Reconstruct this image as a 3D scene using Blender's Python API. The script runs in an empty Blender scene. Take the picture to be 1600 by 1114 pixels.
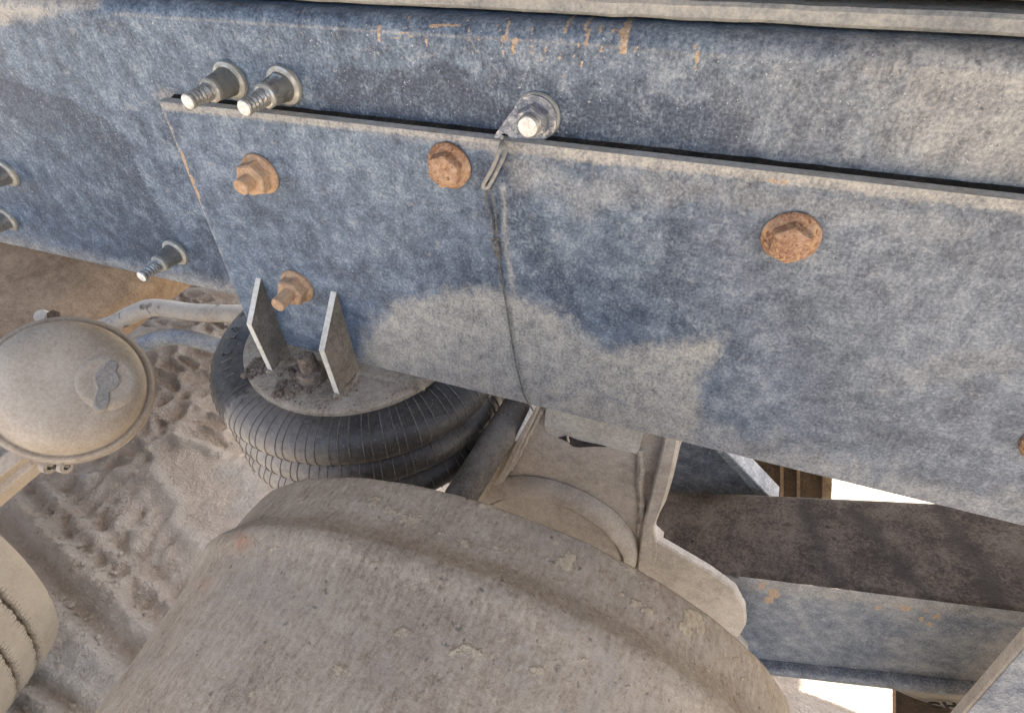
import bpy, math, random
import numpy as np
from mathutils import Vector, Matrix, noise as mn

random.seed(3)
rng = np.random.default_rng(3)
S = bpy.context.scene
COL = S.collection
R_ = math.radians

# ------------------------------------------------------------------ camera
# World: X runs along the chassis rail, Y goes in under the vehicle, Z is up; the outer face of the
# mounting plate is y = 0.  The camera stands 0.55 outside it, looking down at about 43 degrees.
FC = 947.0
CC = np.array([800.0, 557.0])
def _n(v): return v / np.linalg.norm(v)
_dX = _n(np.array([-3100.0, -693.0, FC]))
_dY = np.array([490.0, -897.0, FC]); _dY = _n(_dY - _dX * _dY.dot(_dX))
AX = np.array([-_dX, _dY, np.cross(-_dX, _dY)])
CAM = np.array([0.0, -0.55, 0.0])

def ray(px, py): return AX @ np.array([px - CC[0], py - CC[1], FC])
def at(px, py, y=None, z=None, x=None, d=None):
    r = ray(px, py)
    if y is not None: t = (y - CAM[1]) / r[1]
    elif z is not None: t = (z - CAM[2]) / r[2]
    elif x is not None: t = (x - CAM[0]) / r[0]
    else: t = d / FC
    return CAM + r * t
def pr(P):
    q = (np.atleast_2d(P) - CAM) @ AX
    return CC + FC * q[:, :2] / np.maximum(q[:, 2:3], 1e-4)

cam_d = bpy.data.cameras.new('camera'); cam = bpy.data.objects.new('camera', cam_d); COL.objects.link(cam)
cam_d.sensor_width = 36; cam_d.lens = 36 * FC / 1600
cam_d.clip_start = 0.01; cam_d.clip_end = 500
M = Matrix.Identity(4)
for i, v in enumerate((AX @ np.array([1, 0, 0]), AX @ np.array([0, -1, 0]), AX @ np.array([0, 0, -1]))):
    for k in range(3): M[k][i] = v[k]
M.translation = Vector(CAM)
cam.matrix_world = M
S.camera = cam

# ------------------------------------------------------------------ light
SUN_EL, SUN_AZ = R_(70), R_(58)       # azimuth measured from +Y towards +X
w = bpy.data.worlds.new('World'); S.world = w; w.use_nodes = True
nt = w.node_tree; bg = nt.nodes['Background']
sky = nt.nodes.new('ShaderNodeTexSky'); sky.sky_type = 'NISHITA'; sky.sun_disc = False
sky.sun_elevation = SUN_EL; sky.sun_rotation = SUN_AZ; sky.dust_density = 5.0; sky.air_density = 1.0; sky.ozone_density = 0.4
nt.links.new(sky.outputs[0], bg.inputs[0]); bg.inputs[1].default_value = 0.13
sd = bpy.data.lights.new('sun', 'SUN'); sun = bpy.data.objects.new('sun', sd); COL.objects.link(sun)
sd.energy = 4.0; sd.angle = R_(0.5); sd.color = (1.0, 0.95, 0.87)
dv = Vector((math.sin(SUN_AZ) * math.cos(SUN_EL), math.cos(SUN_AZ) * math.cos(SUN_EL), math.sin(SUN_EL)))
sun.rotation_euler = dv.to_track_quat('Z', 'Y').to_euler(); sun.location = (3, 6, 8)
S.view_settings.view_transform = 'Standard'; S.view_settings.look = 'None'
S.view_settings.exposure = 2.15; S.view_settings.gamma = 1

# ------------------------------------------------------------------ node helpers
class NB:
    def __init__(s, name):
        s.m = bpy.data.materials.new(name); s.m.use_nodes = True
        s.t = s.m.node_tree; s.b = s.t.nodes['Principled BSDF']
        s.geo = s.t.nodes.new('ShaderNodeNewGeometry'); s.pos = s.geo.outputs['Position']
        s.at_ = None
    def new(s, k): return s.t.nodes.new(k)
    def ln(s, a, b):
        if isinstance(a, (int, float)): b.default_value = a
        elif isinstance(a, tuple): b.default_value = (a + (1,))[:4] if len(b.default_value) == 4 else a
        else: s.t.links.new(a, b)
    def map(s, sc=(1, 1, 1), rot=(0, 0, 0), loc=(0, 0, 0), src=None):
        m = s.new('ShaderNodeMapping'); s.ln(src or s.pos, m.inputs[0])
        m.inputs['Scale'].default_value = sc; m.inputs['Rotation'].default_value = rot; m.inputs['Location'].default_value = loc
        return m.outputs[0]
    def noise(s, scale, detail=4, rough=.55, vec=None, dist=0):
        n = s.new('ShaderNodeTexNoise'); n.inputs['Scale'].default_value = scale; n.inputs['Detail'].default_value = detail
        n.inputs['Roughness'].default_value = rough; n.inputs['Distortion'].default_value = dist
        s.ln(vec or s.pos, n.inputs['Vector']); return n.outputs[0]
    def vor(s, scale, vec=None, feat='F1'):
        n = s.new('ShaderNodeTexVoronoi'); n.feature = feat; n.inputs['Scale'].default_value = scale
        s.ln(vec or s.pos, n.inputs['Vector']); return n.outputs['Distance']
    def m2(s, op, a, b=0.0, c=None, clamp=False):
        n = s.new('ShaderNodeMath'); n.operation = op; n.use_clamp = clamp
        s.ln(a, n.inputs[0]); s.ln(b, n.inputs[1])
        if c is not None: s.ln(c, n.inputs[2])
        return n.outputs[0]
    def step(s, v, a, b):
        n = s.new('ShaderNodeMapRange'); n.interpolation_type = 'SMOOTHSTEP'; s.ln(v, n.inputs[0])
        n.inputs[1].default_value = a; n.inputs[2].default_value = b; return n.outputs[0]
    def ramp(s, v, stops):
        n = s.new('ShaderNodeValToRGB'); s.ln(v, n.inputs[0]); e = n.color_ramp.elements
        while len(e) < len(stops): e.new(.5)
        for k, (p, c) in zip(e, stops): k.position = p; k.color = c + (1,)
        return n.outputs[0]
    def mix(s, f, a, b, mode='MIX'):
        n = s.new('ShaderNodeMix'); n.data_type = 'RGBA'; n.blend_type = mode
        s.ln(f, n.inputs[0]); s.ln(a, n.inputs[6]); s.ln(b, n.inputs[7]); return n.outputs[2]
    def marks(s, k):
        if s.at_ is None:
            a = s.new('ShaderNodeAttribute'); a.attribute_name = 'marks'
            q = s.new('ShaderNodeSeparateColor'); s.ln(a.outputs['Color'], q.inputs[0]); s.at_ = q
        return s.at_.outputs[k]
    def done(s, col, rough=.8, bump=None, bs=.3, bd=.002, metal=0.0, spec=.3):
        s.ln(col, s.b.inputs['Base Color']); s.ln(rough, s.b.inputs['Roughness']); s.ln(metal, s.b.inputs['Metallic'])
        s.b.inputs['Specular IOR Level'].default_value = spec
        if bump is not None:
            n = s.new('ShaderNodeBump'); n.inputs['Strength'].default_value = bs; n.inputs['Distance'].default_value = bd
            s.ln(bump, n.inputs['Height']); s.ln(n.outputs[0], s.b.inputs['Normal'])
        return s.m

DUST = (.40, .345, .275)
def paint_mat(name, shift=0.0, dustmix=0.0, streak_rot=0.0, marks=True, k=1.15, stw=.05):
    b = NB(name)
    big = b.noise(9, 4, .6); mid = b.noise(40, 7, .74, dist=.25); fine = b.noise(300, 2, .7)
    stv = b.map(sc=(230, 90, 48), rot=(0, streak_rot, 0)); st = b.noise(1, 4, .7, vec=stv)
    v = b.m2('ADD', b.m2('MULTIPLY', big, .20), b.m2('MULTIPLY', mid, .42))
    v = b.m2('ADD', v, b.m2('MULTIPLY', fine, .28)); v = b.m2('ADD', v, b.m2('MULTIPLY', st, stw)); v = b.m2('ADD', v, (.10 - stw) * .5)
    v = b.m2('ADD', b.m2('MULTIPLY', b.m2('SUBTRACT', v, .5), 1.05 * k), .5 + shift)
    col = b.ramp(v, [(.35, (.022, .034, .056)), (.43, (.062, .090, .132)), (.51, (.130, .174, .228)), (.58, (.230, .280, .322)), (.67, (.41, .44, .43))])
    sx = b.new('ShaderNodeSeparateXYZ'); b.ln(b.pos, sx.inputs[0])
    sky_fade = b.m2('MULTIPLY', b.step(b.m2('ADD', sx.outputs[0], b.m2('MULTIPLY', big, .5)), -.35, .45), .55)  # bluer skylight at the left painted in: colour greys towards the right
    col = b.mix(sky_fade, col, b.ramp(v, [(.35, (.034, .039, .048)), (.43, (.078, .087, .100)), (.51, (.145, .154, .160)), (.58, (.235, .240, .232)), (.67, (.39, .375, .33))]))
    chp = b.noise(78, 8, .86, vec=b.map(loc=(2, 4, 6)), dist=.6)
    col = b.mix(b.m2('MULTIPLY', b.step(chp, .56, .585), .5), col, (.060, .078, .100))
    col = b.mix(b.m2('MULTIPLY', b.step(chp, .44, .415), .4), col, (.36, .365, .345))
    if marks:
        dk = b.m2('MULTIPLY', b.marks(1), b.step(b.m2('ADD', b.m2('MULTIPLY', mid, .6), b.m2('ADD', b.m2('MULTIPLY', st, .25), b.m2('MULTIPLY', fine, .25))), .78, .46))
        col = b.mix(b.m2('MULTIPLY', dk, .92), col, b.mix(b.step(fine, .3, .7), (.012, .019, .034), (.055, .078, .118)))
        dn = b.m2('ADD', b.m2('MULTIPLY', mid, .6), b.m2('MULTIPLY', fine, .5))
        dm = b.m2('MULTIPLY', b.marks(0), b.m2('ADD', .50, b.m2('MULTIPLY', b.step(b.m2('ADD', b.m2('MULTIPLY', dn, .6), b.m2('MULTIPLY', st, .44)), .40, .64), .46)))
        dcol = b.ramp(b.m2('ADD', b.m2('MULTIPLY', mid, .5), b.m2('MULTIPLY', fine, .5)), [(.38, (.27, .25, .215)), (.5, (.41, .37, .30)), (.62, (.54, .48, .385))])
        dcol = b.mix(b.m2('MULTIPLY', b.step(chp, .55, .59), .30), dcol, (.17, .165, .155))
        col = b.mix(dm, col, dcol)
        rs = b.step(b.m2('ADD', b.marks(2), b.m2('MULTIPLY', b.m2('SUBTRACT', fine, .5), 1.1)), .40, .72)
        col = b.mix(rs, col, b.ramp(fine, [(.3, (.24, .15, .09)), (.55, (.42, .30, .19)), (.75, (.52, .43, .31))]))
    if dustmix:
        col = b.mix(b.m2('MULTIPLY', b.step(b.m2('ADD', b.m2('MULTIPLY', big, .5), b.m2('MULTIPLY', fine, .5)), .35, .65), dustmix), col, DUST)
    fl = b.step(b.noise(330, 1, .5), .735, .765); col = b.mix(b.m2('MULTIPLY', fl, .5), col, (.66, .66, .62))
    sp = b.step(b.noise(170, 2, .5, vec=b.map(loc=(3, 1, 7))), .69, .72); col = b.mix(b.m2('MULTIPLY', sp, .6), col, (.03, .034, .045))
    h = b.m2('ADD', b.m2('MULTIPLY', mid, .6), b.m2('MULTIPLY', fine, .6))
    return b.done(col, b.m2('ADD', .36, b.m2('MULTIPLY', v, .42)), h, .22, .0014, spec=.5)

def dust_mat(name, c0, c1, c2, spots=None, rough=.9, sc=30, bs=.5, bd=.0015, fine_s=240, dark=None, spec=.15, attr=None, k=1.3):
    b = NB(name)
    big = b.noise(sc * .35, 4, .6); mid = b.noise(sc * 2, 6, .75, dist=.3); fine = b.noise(fine_s, 3, .75)
    v = b.m2('ADD', b.m2('MULTIPLY', big, .34), b.m2('ADD', b.m2('MULTIPLY', mid, .33), b.m2('MULTIPLY', fine, .33)))
    v = b.m2('ADD', b.m2('MULTIPLY', b.m2('SUBTRACT', v, .5), k), .5)
    col = b.ramp(v, [(.38, c0), (.50, c1), (.63, c2)])
    if spots:
        sn = b.noise(spots[0], 5, .75); m = b.step(sn, spots[1], spots[1] + .06); col = b.mix(b.m2('MULTIPLY', m, .85), col, spots[2])
    if dark:
        dn = b.noise(dark[0], 3, .6, vec=b.map(loc=(4, 2, 9))); col = b.mix(b.m2('MULTIPLY', b.step(dn, dark[1], dark[1] + .05), .8), col, dark[2])
    if attr: col = b.mix(b.m2('MULTIPLY', b.marks(0), b.m2('ADD', .55, b.m2('MULTIPLY', mid, .7)), clamp=True), col, attr)
    h = b.m2('ADD', b.m2('MULTIPLY', mid, .5), b.m2('MULTIPLY', fine, .6))
    return b.done(col, rough, h, min(1, bs * 1.4), bd * 1.4, spec=spec)

MT = {}
MT['plate'] = paint_mat('dusty blue plate paint', -.014)
MT['rail'] = paint_mat('dusty blue rail paint', -.026, streak_rot=R_(-28), stw=.16)
MT['beam_front'] = paint_mat('grey blue beam paint', .03, .22)
MT['blue_far'] = paint_mat('dull blue gusset paint', -.05, .1, marks=False)
MT['edge'] = dust_mat('dust on cut steel edge', (.40, .36, .29), (.50, .46, .38), (.62, .58, .50), sc=60, spots=(90, .64, (.42, .20, .09)))
MT['strip'] = dust_mat('dusty subframe strip', (.20, .20, .19), (.30, .29, .26), (.42, .39, .33), sc=40, spots=(45, .68, (.40, .22, .12)))
MT['casting'] = dust_mat('dust coated casting', (.33, .285, .225), (.44, .385, .31), (.54, .48, .395), sc=25, dark=(120, .72, (.07, .055, .045)), bs=.6)
MT['seat'] = dust_mat('dusty seat plate', (.19, .145, .10), (.33, .27, .20), (.45, .38, .29), sc=40, bs=.9)
MT['rib_edge'] = dust_mat('pale dusty lit rib edge', (.50, .46, .38), (.62, .58, .49), (.72, .68, .6), sc=60)
MT['ribside'] = dust_mat('grimy rib face', (.15, .13, .10), (.24, .205, .16), (.34, .295, .23), sc=45, bs=.7)
MT['grime_shade'] = dust_mat('black gap shade', (.016, .013, .010), (.030, .024, .018), (.075, .058, .042), sc=30, bs=.8)
MT['mud'] = dust_mat('dried mud', (.15, .112, .08), (.25, .195, .145), (.36, .29, .22), sc=60, bs=1, bd=.004)
MT['rust'] = dust_mat('rusty flange bolt', (.27, .14, .08), (.42, .25, .15), (.53, .36, .235), sc=70, spots=(120, .56, (.58, .36, .17)), dark=(150, .62, (.20, .08, .04)), bs=.9, bd=.003, k=1.8)
MT['rust_tan'] = dust_mat('dusty rust and lit box edge', (.36, .215, .125), (.47, .305, .185), (.57, .40, .26), sc=60, spots=(130, .64, (.34, .18, .095)), bs=.3)
MT['brown'] = dust_mat('brown dusty steel', (.125, .088, .058), (.21, .15, .095), (.31, .23, .15), sc=14, spots=(40, .68, (.45, .30, .14)), dark=(30, .73, (.05, .035, .025)), bs=.35)
MT['brown_dark'] = dust_mat('dark brown steel', (.05, .036, .025), (.08, .058, .04), (.12, .088, .06), sc=20)
MT['chamber'] = dust_mat('tan dust on brake chamber', (.32, .26, .19), (.42, .35, .265), (.51, .44, .345), sc=9, spots=(110, .69, (.27, .21, .15)), bs=.25, bd=.001)
MT['plug'] = dust_mat('grey plug', (.22, .20, .17), (.30, .27, .23), (.38, .34, .29), sc=60, bs=.8)
MT['pipe'] = dust_mat('dusty pipe', (.38, .34, .28), (.50, .45, .37), (.56, .52, .44), sc=18, dark=(14, .60, (.12, .095, .07)), bs=.3)
MT['bluepipe'] = paint_mat('blue pipe paint', .09, .5, marks=False)
MT['dark_tube'] = dust_mat('dark damper tube', (.07, .06, .05), (.13, .115, .095), (.21, .185, .155), sc=20, bs=.2, rough=.65)
MT['beam_top'] = dust_mat('dark beam top', (.050, .040, .032), (.090, .073, .057), (.14, .115, .09), sc=50, spots=(150, .70, (.36, .31, .25)), bs=1, bd=.004, k=1.7, attr=(.045, .038, .032))
MT['tyre'] = dust_mat('tan dusty tyre', (.30, .265, .21), (.37, .33, .265), (.43, .385, .315), sc=8, bs=.25)
MT['tyre_groove'] = dust_mat('tyre groove', (.12, .10, .08), (.19, .16, .13), (.26, .22, .18), sc=50, bs=.9)
MT['bead'] = dust_mat('black letters and gap shade', (.03, .028, .025), (.05, .045, .04), (.08, .07, .06), sc=50)

def drum_mat():
    b = NB('sand dusted cast drum')
    big = b.noise(6, 4, .6); mid = b.noise(70, 6, .75, dist=.4); fine = b.noise(240, 3, .8)
    st = b.noise(1, 3, .7, vec=b.map(sc=(260, 60, 200), rot=(0, 0, .3)))
    v = b.m2('ADD', b.m2('MULTIPLY', big, .25), b.m2('ADD', b.m2('MULTIPLY', mid, .22), b.m2('ADD', b.m2('MULTIPLY', fine, .30), b.m2('MULTIPLY', st, .23))))
    v = b.m2('ADD', b.m2('MULTIPLY', b.m2('SUBTRACT', v, .5), 1.15), .5)
    col = b.ramp(v, [(.34, (.165, .125, .086)), (.44, (.285, .225, .16)), (.54, (.39, .32, .235)), (.68, (.51, .43, .325))])
    gy = b.step(b.m2('ADD', b.m2('MULTIPLY', b.noise(9, 3, .6, vec=b.map(loc=(5, 5, 5))), .6), b.m2('MULTIPLY', fine, .4)), .5, .64); col = b.mix(b.m2('MULTIPLY', gy, .28), col, (.21, .20, .195))
    yl = b.step(b.noise(150, 4, .6, vec=b.map(loc=(1, 8, 3))), .60, .70); col = b.mix(b.m2('MULTIPLY', yl, .45), col, (.52, .44, .28))
    mud = b.step(b.m2('ADD', b.marks(0), b.m2('MULTIPLY', b.m2('SUBTRACT', b.m2('ADD', b.m2('MULTIPLY', mid, .5), b.m2('MULTIPLY', fine, .5)), .5), 2.6)), .35, .75)
    col = b.mix(b.m2('MULTIPLY', mud, .8), col, b.ramp(fine, [(.35, (.33, .26, .165)), (.65, (.54, .44, .30))]))
    rd = b.m2('MULTIPLY', b.marks(2), b.step(fine, .38, .6)); col = b.mix(rd, col, (.40, .17, .10))
    dk = b.step(b.noise(130, 2, .5, vec=b.map(loc=(9, 2, 1))), .68, .73); col = b.mix(b.m2('MULTIPLY', dk, .6), col, (.08, .075, .07))
    h = b.m2('ADD', b.m2('MULTIPLY', b.m2('ADD', mid, st), .35), b.m2('ADD', b.m2('MULTIPLY', fine, .55), b.m2('MULTIPLY', mud, .5)))
    return b.done(col, .9, h, .75, .0026, spec=.12)
MT['drum'] = drum_mat()

def metal_mat(name, c, grime_shade, rough=.35, amt=.5):
    b = NB(name); mid = b.noise(110, 6, .7); fine = b.noise(500, 3, .6)
    g = b.step(b.m2('ADD', b.m2('MULTIPLY', mid, .7), b.m2('MULTIPLY', fine, .3)), .62 - amt * .3, .66 - amt * .1)
    col = b.mix(g, c, grime_shade)
    return b.done(col, b.m2('ADD', rough, b.m2('MULTIPLY', g, .45)), mid, .35, .0008, metal=b.m2('SUBTRACT', .75, b.m2('MULTIPLY', g, .7)), spec=.5)
MT['zinc'] = metal_mat('tarnished zinc', (.40, .39, .36), (.17, .16, .14), .36, .6)
MT['zinc_white'] = metal_mat('chalky zinc flange', (.50, .485, .43), (.34, .32, .265), .42, .7)
MT['zinc_dark'] = metal_mat('dark zinc collar', (.30, .29, .26), (.15, .15, .135), .35, .5)
MT['bright'] = dust_mat('bright pin end and sunlit edge', (.60, .56, .46), (.76, .73, .64), (.86, .84, .78), sc=120, bs=.3, rough=.5, spec=.5)
MT['steel_tag'] = metal_mat('stained steel tag', (.42, .42, .42), (.15, .16, .18), .33, .75)
MT['wire'] = dust_mat('dull wire', (.07, .068, .065), (.13, .125, .115), (.24, .225, .195), sc=90, rough=.6)

def rubber_mat():
    b = NB('dust filmed rubber')
    big = b.noise(14, 4, .6); mid = b.noise(120, 6, .7); fine = b.noise(600, 3, .7)
    v = b.m2('ADD', b.m2('MULTIPLY', big, .4), b.m2('ADD', b.m2('MULTIPLY', mid, .35), b.m2('MULTIPLY', fine, .25)))
    col = b.ramp(v, [(.38, (.014, .0135, .0135)), (.52, (.028, .026, .024)), (.66, (.065, .058, .050))])
    m = b.m2('MULTIPLY', b.marks(0), b.step(b.m2('ADD', v, b.m2('MULTIPLY', b.marks(0), .12)), .38, .56))
    col = b.mix(m, col, b.ramp(mid, [(.3, (.33, .28, .22)), (.7, (.50, .435, .35))]))
    col = b.mix(b.m2('MULTIPLY', b.step(b.noise(420, 2, .5), .70, .73), .6), col, (.5, .46, .4))
    return b.done(col, b.m2('ADD', .42, b.m2('MULTIPLY', m, .45)), b.m2('ADD', fine, mid), .3, .0008, spec=.45)
MT['rubber'] = rubber_mat()
MT['rubber_rib'] = dust_mat('dust caught on rubber rib', (.09, .08, .065), (.15, .13, .105), (.24, .21, .17), sc=80, attr=(.20, .17, .14))
MT['letter'] = dust_mat('raised rubber letters', (.08, .073, .065), (.15, .135, .115), (.26, .23, .195), sc=90, spec=.4, rough=.6)

def sand_mat():
    b = NB('pale dry sand')
    big = b.noise(2.2, 5, .6); mid = b.noise(20, 7, .75, dist=.3); fine = b.noise(75, 4, .8)
    v = b.m2('ADD', b.m2('MULTIPLY', big, .3), b.m2('ADD', b.m2('MULTIPLY', mid, .35), b.m2('MULTIPLY', fine, .35)))
    col = b.ramp(v, [(.37, (.50, .405, .305)), (.47, (.67, .565, .445)), (.56, (.76, .66, .535)), (.66, (.84, .75, .635))])
    col = b.mix(b.m2('MULTIPLY', b.marks(1), .35), col, (.36, .29, .215))
    col = b.mix(b.m2('MULTIPLY', b.marks(0), .7), col, (.62, .58, .50))
    fl = b.step(b.noise(70, 1, .5, vec=b.map(loc=(2, 2, 2))), .755, .77); col = b.mix(fl, col, (.75, .73, .68))
    h = b.m2('ADD', b.m2('MULTIPLY', mid, .6), b.m2('MULTIPLY', fine, .75))
    return b.done(col, .95, h, 1.0, .034, spec=.08)
MT['sand'] = sand_mat()

# ------------------------------------------------------------------ object helpers
def put(o, label, cat, group=None, kind=None):
    o['label'] = label; o['category'] = cat
    if group: o['group'] = group
    if kind: o['kind'] = kind
    return o
def empty(name, loc, label, cat, group=None):
    o = bpy.data.objects.new(name, None); COL.objects.link(o); o.location = Vector(loc); o.empty_display_size = .03
    return put(o, label, cat, group)
WORLD = {}
def obj(name, V, F, mat, parent=None, origin=None, smooth=True, marks=None, angle=35, kind=None, label=None):
    V = np.array(V, float)
    if origin is None:
        origin = WORLD[parent.name] if parent is not None else V.mean(0)
    origin = np.array(origin, float)
    me = bpy.data.meshes.new(name); me.from_pydata((V - origin).tolist(), [], [list(map(int, f)) for f in F]); 
    if marks is not None:
        c = np.ones((len(V), 4), np.float32); c[:, :3] = np.clip(marks, 0, 1)
        a = me.attributes.new('marks', 'FLOAT_COLOR', 'POINT'); a.data.foreach_set('color', c.ravel())
    me.validate(); me.materials.append(MT[mat] if isinstance(mat, str) else mat)
    if smooth:
        me.shade_smooth(); me.set_sharp_from_angle(angle=R_(angle))
    me.update()
    o = bpy.data.objects.new(name, me); COL.objects.link(o)
    WORLD[o.name] = origin
    if parent is not None:
        o.parent = parent; o.location = Vector(origin - WORLD[parent.name])
    else: o.location = Vector(origin)
    if kind: o['kind'] = kind
    if label: o['label'] = label
    return o
def thing(name, loc, label, cat, group=None):
    o = empty(name, loc, label, cat, group); WORLD[o.name] = np.array(loc, float); return o
def join(*parts):
    V = []; F = []; k = 0
    for v, f in parts:
        V.append(np.array(v, float)); F += [[i + k for i in q] for q in f]; k += len(v)
    return np.concatenate(V), F
def frame(axis, up=(0, 0, 1)):
    a = _n(np.array(axis, float)); u = np.array(up, float)
    if abs(a.dot(_n(u))) > .95: u = np.array([1., 0, 0])
    u = _n(u - a * u.dot(a)); return np.cross(u, a), u, a
def lathe(prof, o, axis, seg=48, up=(0, 0, 1), fn=None, a0=0, a1=2 * math.pi):
    e1, e2, a = frame(axis, up); full = abs(a1 - a0 - 2 * math.pi) < 1e-6
    n = seg if full else seg + 1; V = []; o = np.array(o, float)
    for (r, h) in prof:
        for k in range(n):
            t = a0 + (a1 - a0) * k / seg; rr, hh = (r, h) if fn is None else fn(r, h, t)
            V.append(o + (e1 * math.cos(t) + e2 * math.sin(t)) * rr + a * hh)
    F = []
    for i in range(len(prof) - 1):
        for k in range(seg):
            k2 = (k + 1) % n
            F.append([i * n + k, i * n + k2, (i + 1) * n + k2, (i + 1) * n + k])
    if full:
        if prof[0][0] > 1e-6: F.append([k for k in range(n)][::-1])
        if prof[-1][0] > 1e-6: F.append([(len(prof) - 1) * n + k for k in range(n)])
    return np.array(V), F
def hexp(r, h0, h1, o, axis, rot=0, ch=.12):
    e1, e2, a = frame(axis); V = []; o = np.array(o, float)
    rings = [(r, h0), (r, h1 - r * ch), (r * .9, h1)]
    N = 6
    for rr, h in rings:
        for k in range(N):
            t = rot + k * math.pi / 3; V.append(o + (e1 * math.cos(t) + e2 * math.sin(t)) * rr + a * h)
    F = [[i * N + k, i * N + (k + 1) % N, (i + 1) * N + (k + 1) % N, (i + 1) * N + k] for i in range(2) for k in range(N)]
    F += [list(range(N))[::-1], [2 * N + k for k in range(N)]]
    return np.array(V), F
def catmull(P, n=8):
    P = [np.array(p, float) for p in P]; Q = [2 * P[0] - P[1]] + P + [2 * P[-1] - P[-2]]; out = []
    for i in range(1, len(Q) - 2):
        a, b, c, d = Q[i - 1:i + 3]
        for k in range(n):
            t = k / n; out.append(.5 * (2 * b + (c - a) * t + (2 * a - 5 * b + 4 * c - d) * t * t + (3 * b - a - 3 * c + d) * t ** 3))
    out.append(P[-1]); return out
def tube(P, r, seg=12, closed=False):
    P = [np.array(p, float) for p in P]; n = len(P); V = []; u = None
    rr = r if hasattr(r, '__len__') else [r] * n
    for i, p in enumerate(P):
        if closed: t = _n(P[(i + 1) % n] - P[i - 1])
        else: t = _n(P[min(i + 1, n - 1)] - P[max(i - 1, 0)])
        if u is None: u = frame(t)[1]
        u = _n(u - t * u.dot(t)); v = np.cross(t, u)
        for k in range(seg):
            a = 2 * math.pi * k / seg; V.append(p + (u * math.cos(a) + v * math.sin(a)) * rr[i])
    F = []
    for i in range(n if closed else n - 1):
        j = (i + 1) % n
        for k in range(seg): F.append([i * seg + k, i * seg + (k + 1) % seg, j * seg + (k + 1) % seg, j * seg + k])
    if not closed: F += [list(range(seg))[::-1], [(n - 1) * seg + k for k in range(seg)]]
    return np.array(V), F
def prism(poly, ext, bev=0.0):
    """closed slab: polygon of 3-D points pushed along ext, front edge slightly bevelled"""
    P = np.array(poly, float); n = len(P); ext = np.array(ext, float)
    nn = np.zeros(3)
    for i in range(n): nn += np.cross(P[i] - P[0], P[(i + 1) % n] - P[0])
    nn = _n(nn); s = 1 if nn.dot(ext) < 0 else -1
    if s < 0: P = P[::-1]; nn = -nn
    if bev > 0:
        In = []
        for i in range(n):
            a = _n(P[i] - P[i - 1]); b = _n(P[(i + 1) % n] - P[i])
            na = np.cross(nn, a); nb = np.cross(nn, b); m = na + nb; m = m / max(m.dot(na), .3)
            In.append(P[i] + m * bev)
        rings = [np.array(In), P + ext * (bev / np.linalg.norm(ext)), P + ext]
    else: rings = [P, P + ext]
    V = np.concatenate(rings); k = len(rings)
    F = [list(range(n))]
    for q in range(k - 1):
        for i in range(n): F.append([q * n + i, (q + 1) * n + i, (q + 1) * n + (i + 1) % n, q * n + (i + 1) % n])
    F.append([(k - 1) * n + i for i in range(n)][::-1])
    return V, F
def rough(V, amp, sc, seed=0):
    V = np.array(V, float)
    for i in range(len(V)):
        V[i] += np.array(mn.noise_vector(Vector(V[i] * sc) + Vector((seed, 0, 0)))) * amp
    return V
def weld(P, r, sc=1.0, seg=8):
    Q = catmull(P, 6); rr = [r * (1 + .22 * math.sin(i * 2.1) + .15 * random.uniform(-1, 1)) for i in range(len(Q))]
    v, f = tube(Q, rr, seg); return rough(v, r * .3, 90), f

# ------------------------------------------------------------------ painted-on marks (dust, clean paint, rust scratches, some painted highlight and shade)
def seg_dist(p, pts):
    pts = np.array(pts, float); d = np.full(len(p), 1e9)
    for a, b in zip(pts[:-1], pts[1:]):
        ab = b - a; t = np.clip(((p - a) @ ab) / max(ab @ ab, 1e-9), 0, 1)
        d = np.minimum(d, np.hypot(*(p - a - t[:, None] * ab).T))
    return d
def inside(p, poly):
    poly = np.array(poly, float); c = np.zeros(len(p), bool); j = len(poly) - 1
    for i in range(len(poly)):
        a, b = poly[i], poly[j]
        with np.errstate(divide='ignore', invalid='ignore'):
            k = ((a[1] > p[:, 1]) != (b[1] > p[:, 1])) & (p[:, 0] < (b[0] - a[0]) * (p[:, 1] - a[1]) / (b[1] - a[1] + 1e-12) + a[0])
        c ^= k; j = i
    return c
def sdf(p, poly):
    d = seg_dist(p, list(poly) + [poly[0]]); return np.where(inside(p, poly), d, -d)
def sm(v, a, b):
    t = np.clip((v - a) / (b - a), 0, 1); return t * t * (3 - 2 * t)
def wob(p, sc, amp, seed=0):
    return np.array([mn.fractal(Vector((x / sc + seed, y / sc, 0)), .7, 2.0, 4) for x, y in p]) * amp

# ------------------------------------------------------------------ chassis rail
YR = .0230                    # web face, behind the plate
z_bend = at(550, 45, y=YR)[2]; z_bot = at(200, 425, y=YR)[2]
prof = [(YR + .010, z_bot - .002), (YR + .003, z_bot), (YR, z_bot + .004)]
for k in range(1, 150): prof.append((YR, z_bot + .004 + (z_bend - .006 - z_bot - .004) * k / 149))
RR = .019
for k in range(1, 13):
    a = k / 12 * R_(86); prof.append((YR + RR * (1 - math.cos(a)), z_bend - .006 + RR * math.sin(a)))
zt = prof[-1][1]
prof += [(YR + .10, zt + .002), (YR + .10, zt - .010), (YR + .012, zt - .014), (YR + .012, z_bot + .01), (YR + .10, z_bot + .01), (YR + .10, z_bot - .002)]
xs = np.concatenate([np.linspace(-3.2, -1.45, 14), np.linspace(-1.4, .42, 520), np.linspace(.5, 2.2, 8)])
V = []; 
for (y, z) in prof:
    for x in xs: V.append((x, y, z))
nx = len(xs); F = [[i * nx + k, i * nx + k + 1, (i + 1) * nx + k + 1, (i + 1) * nx + k] for i in range(len(prof) - 1) for k in range(nx - 1)]
F += [[(len(prof) - 1) * nx + k, (len(prof) - 1) * nx + k + 1, k + 1, k] for k in range(nx - 1)]
V = np.array(V)
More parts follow.
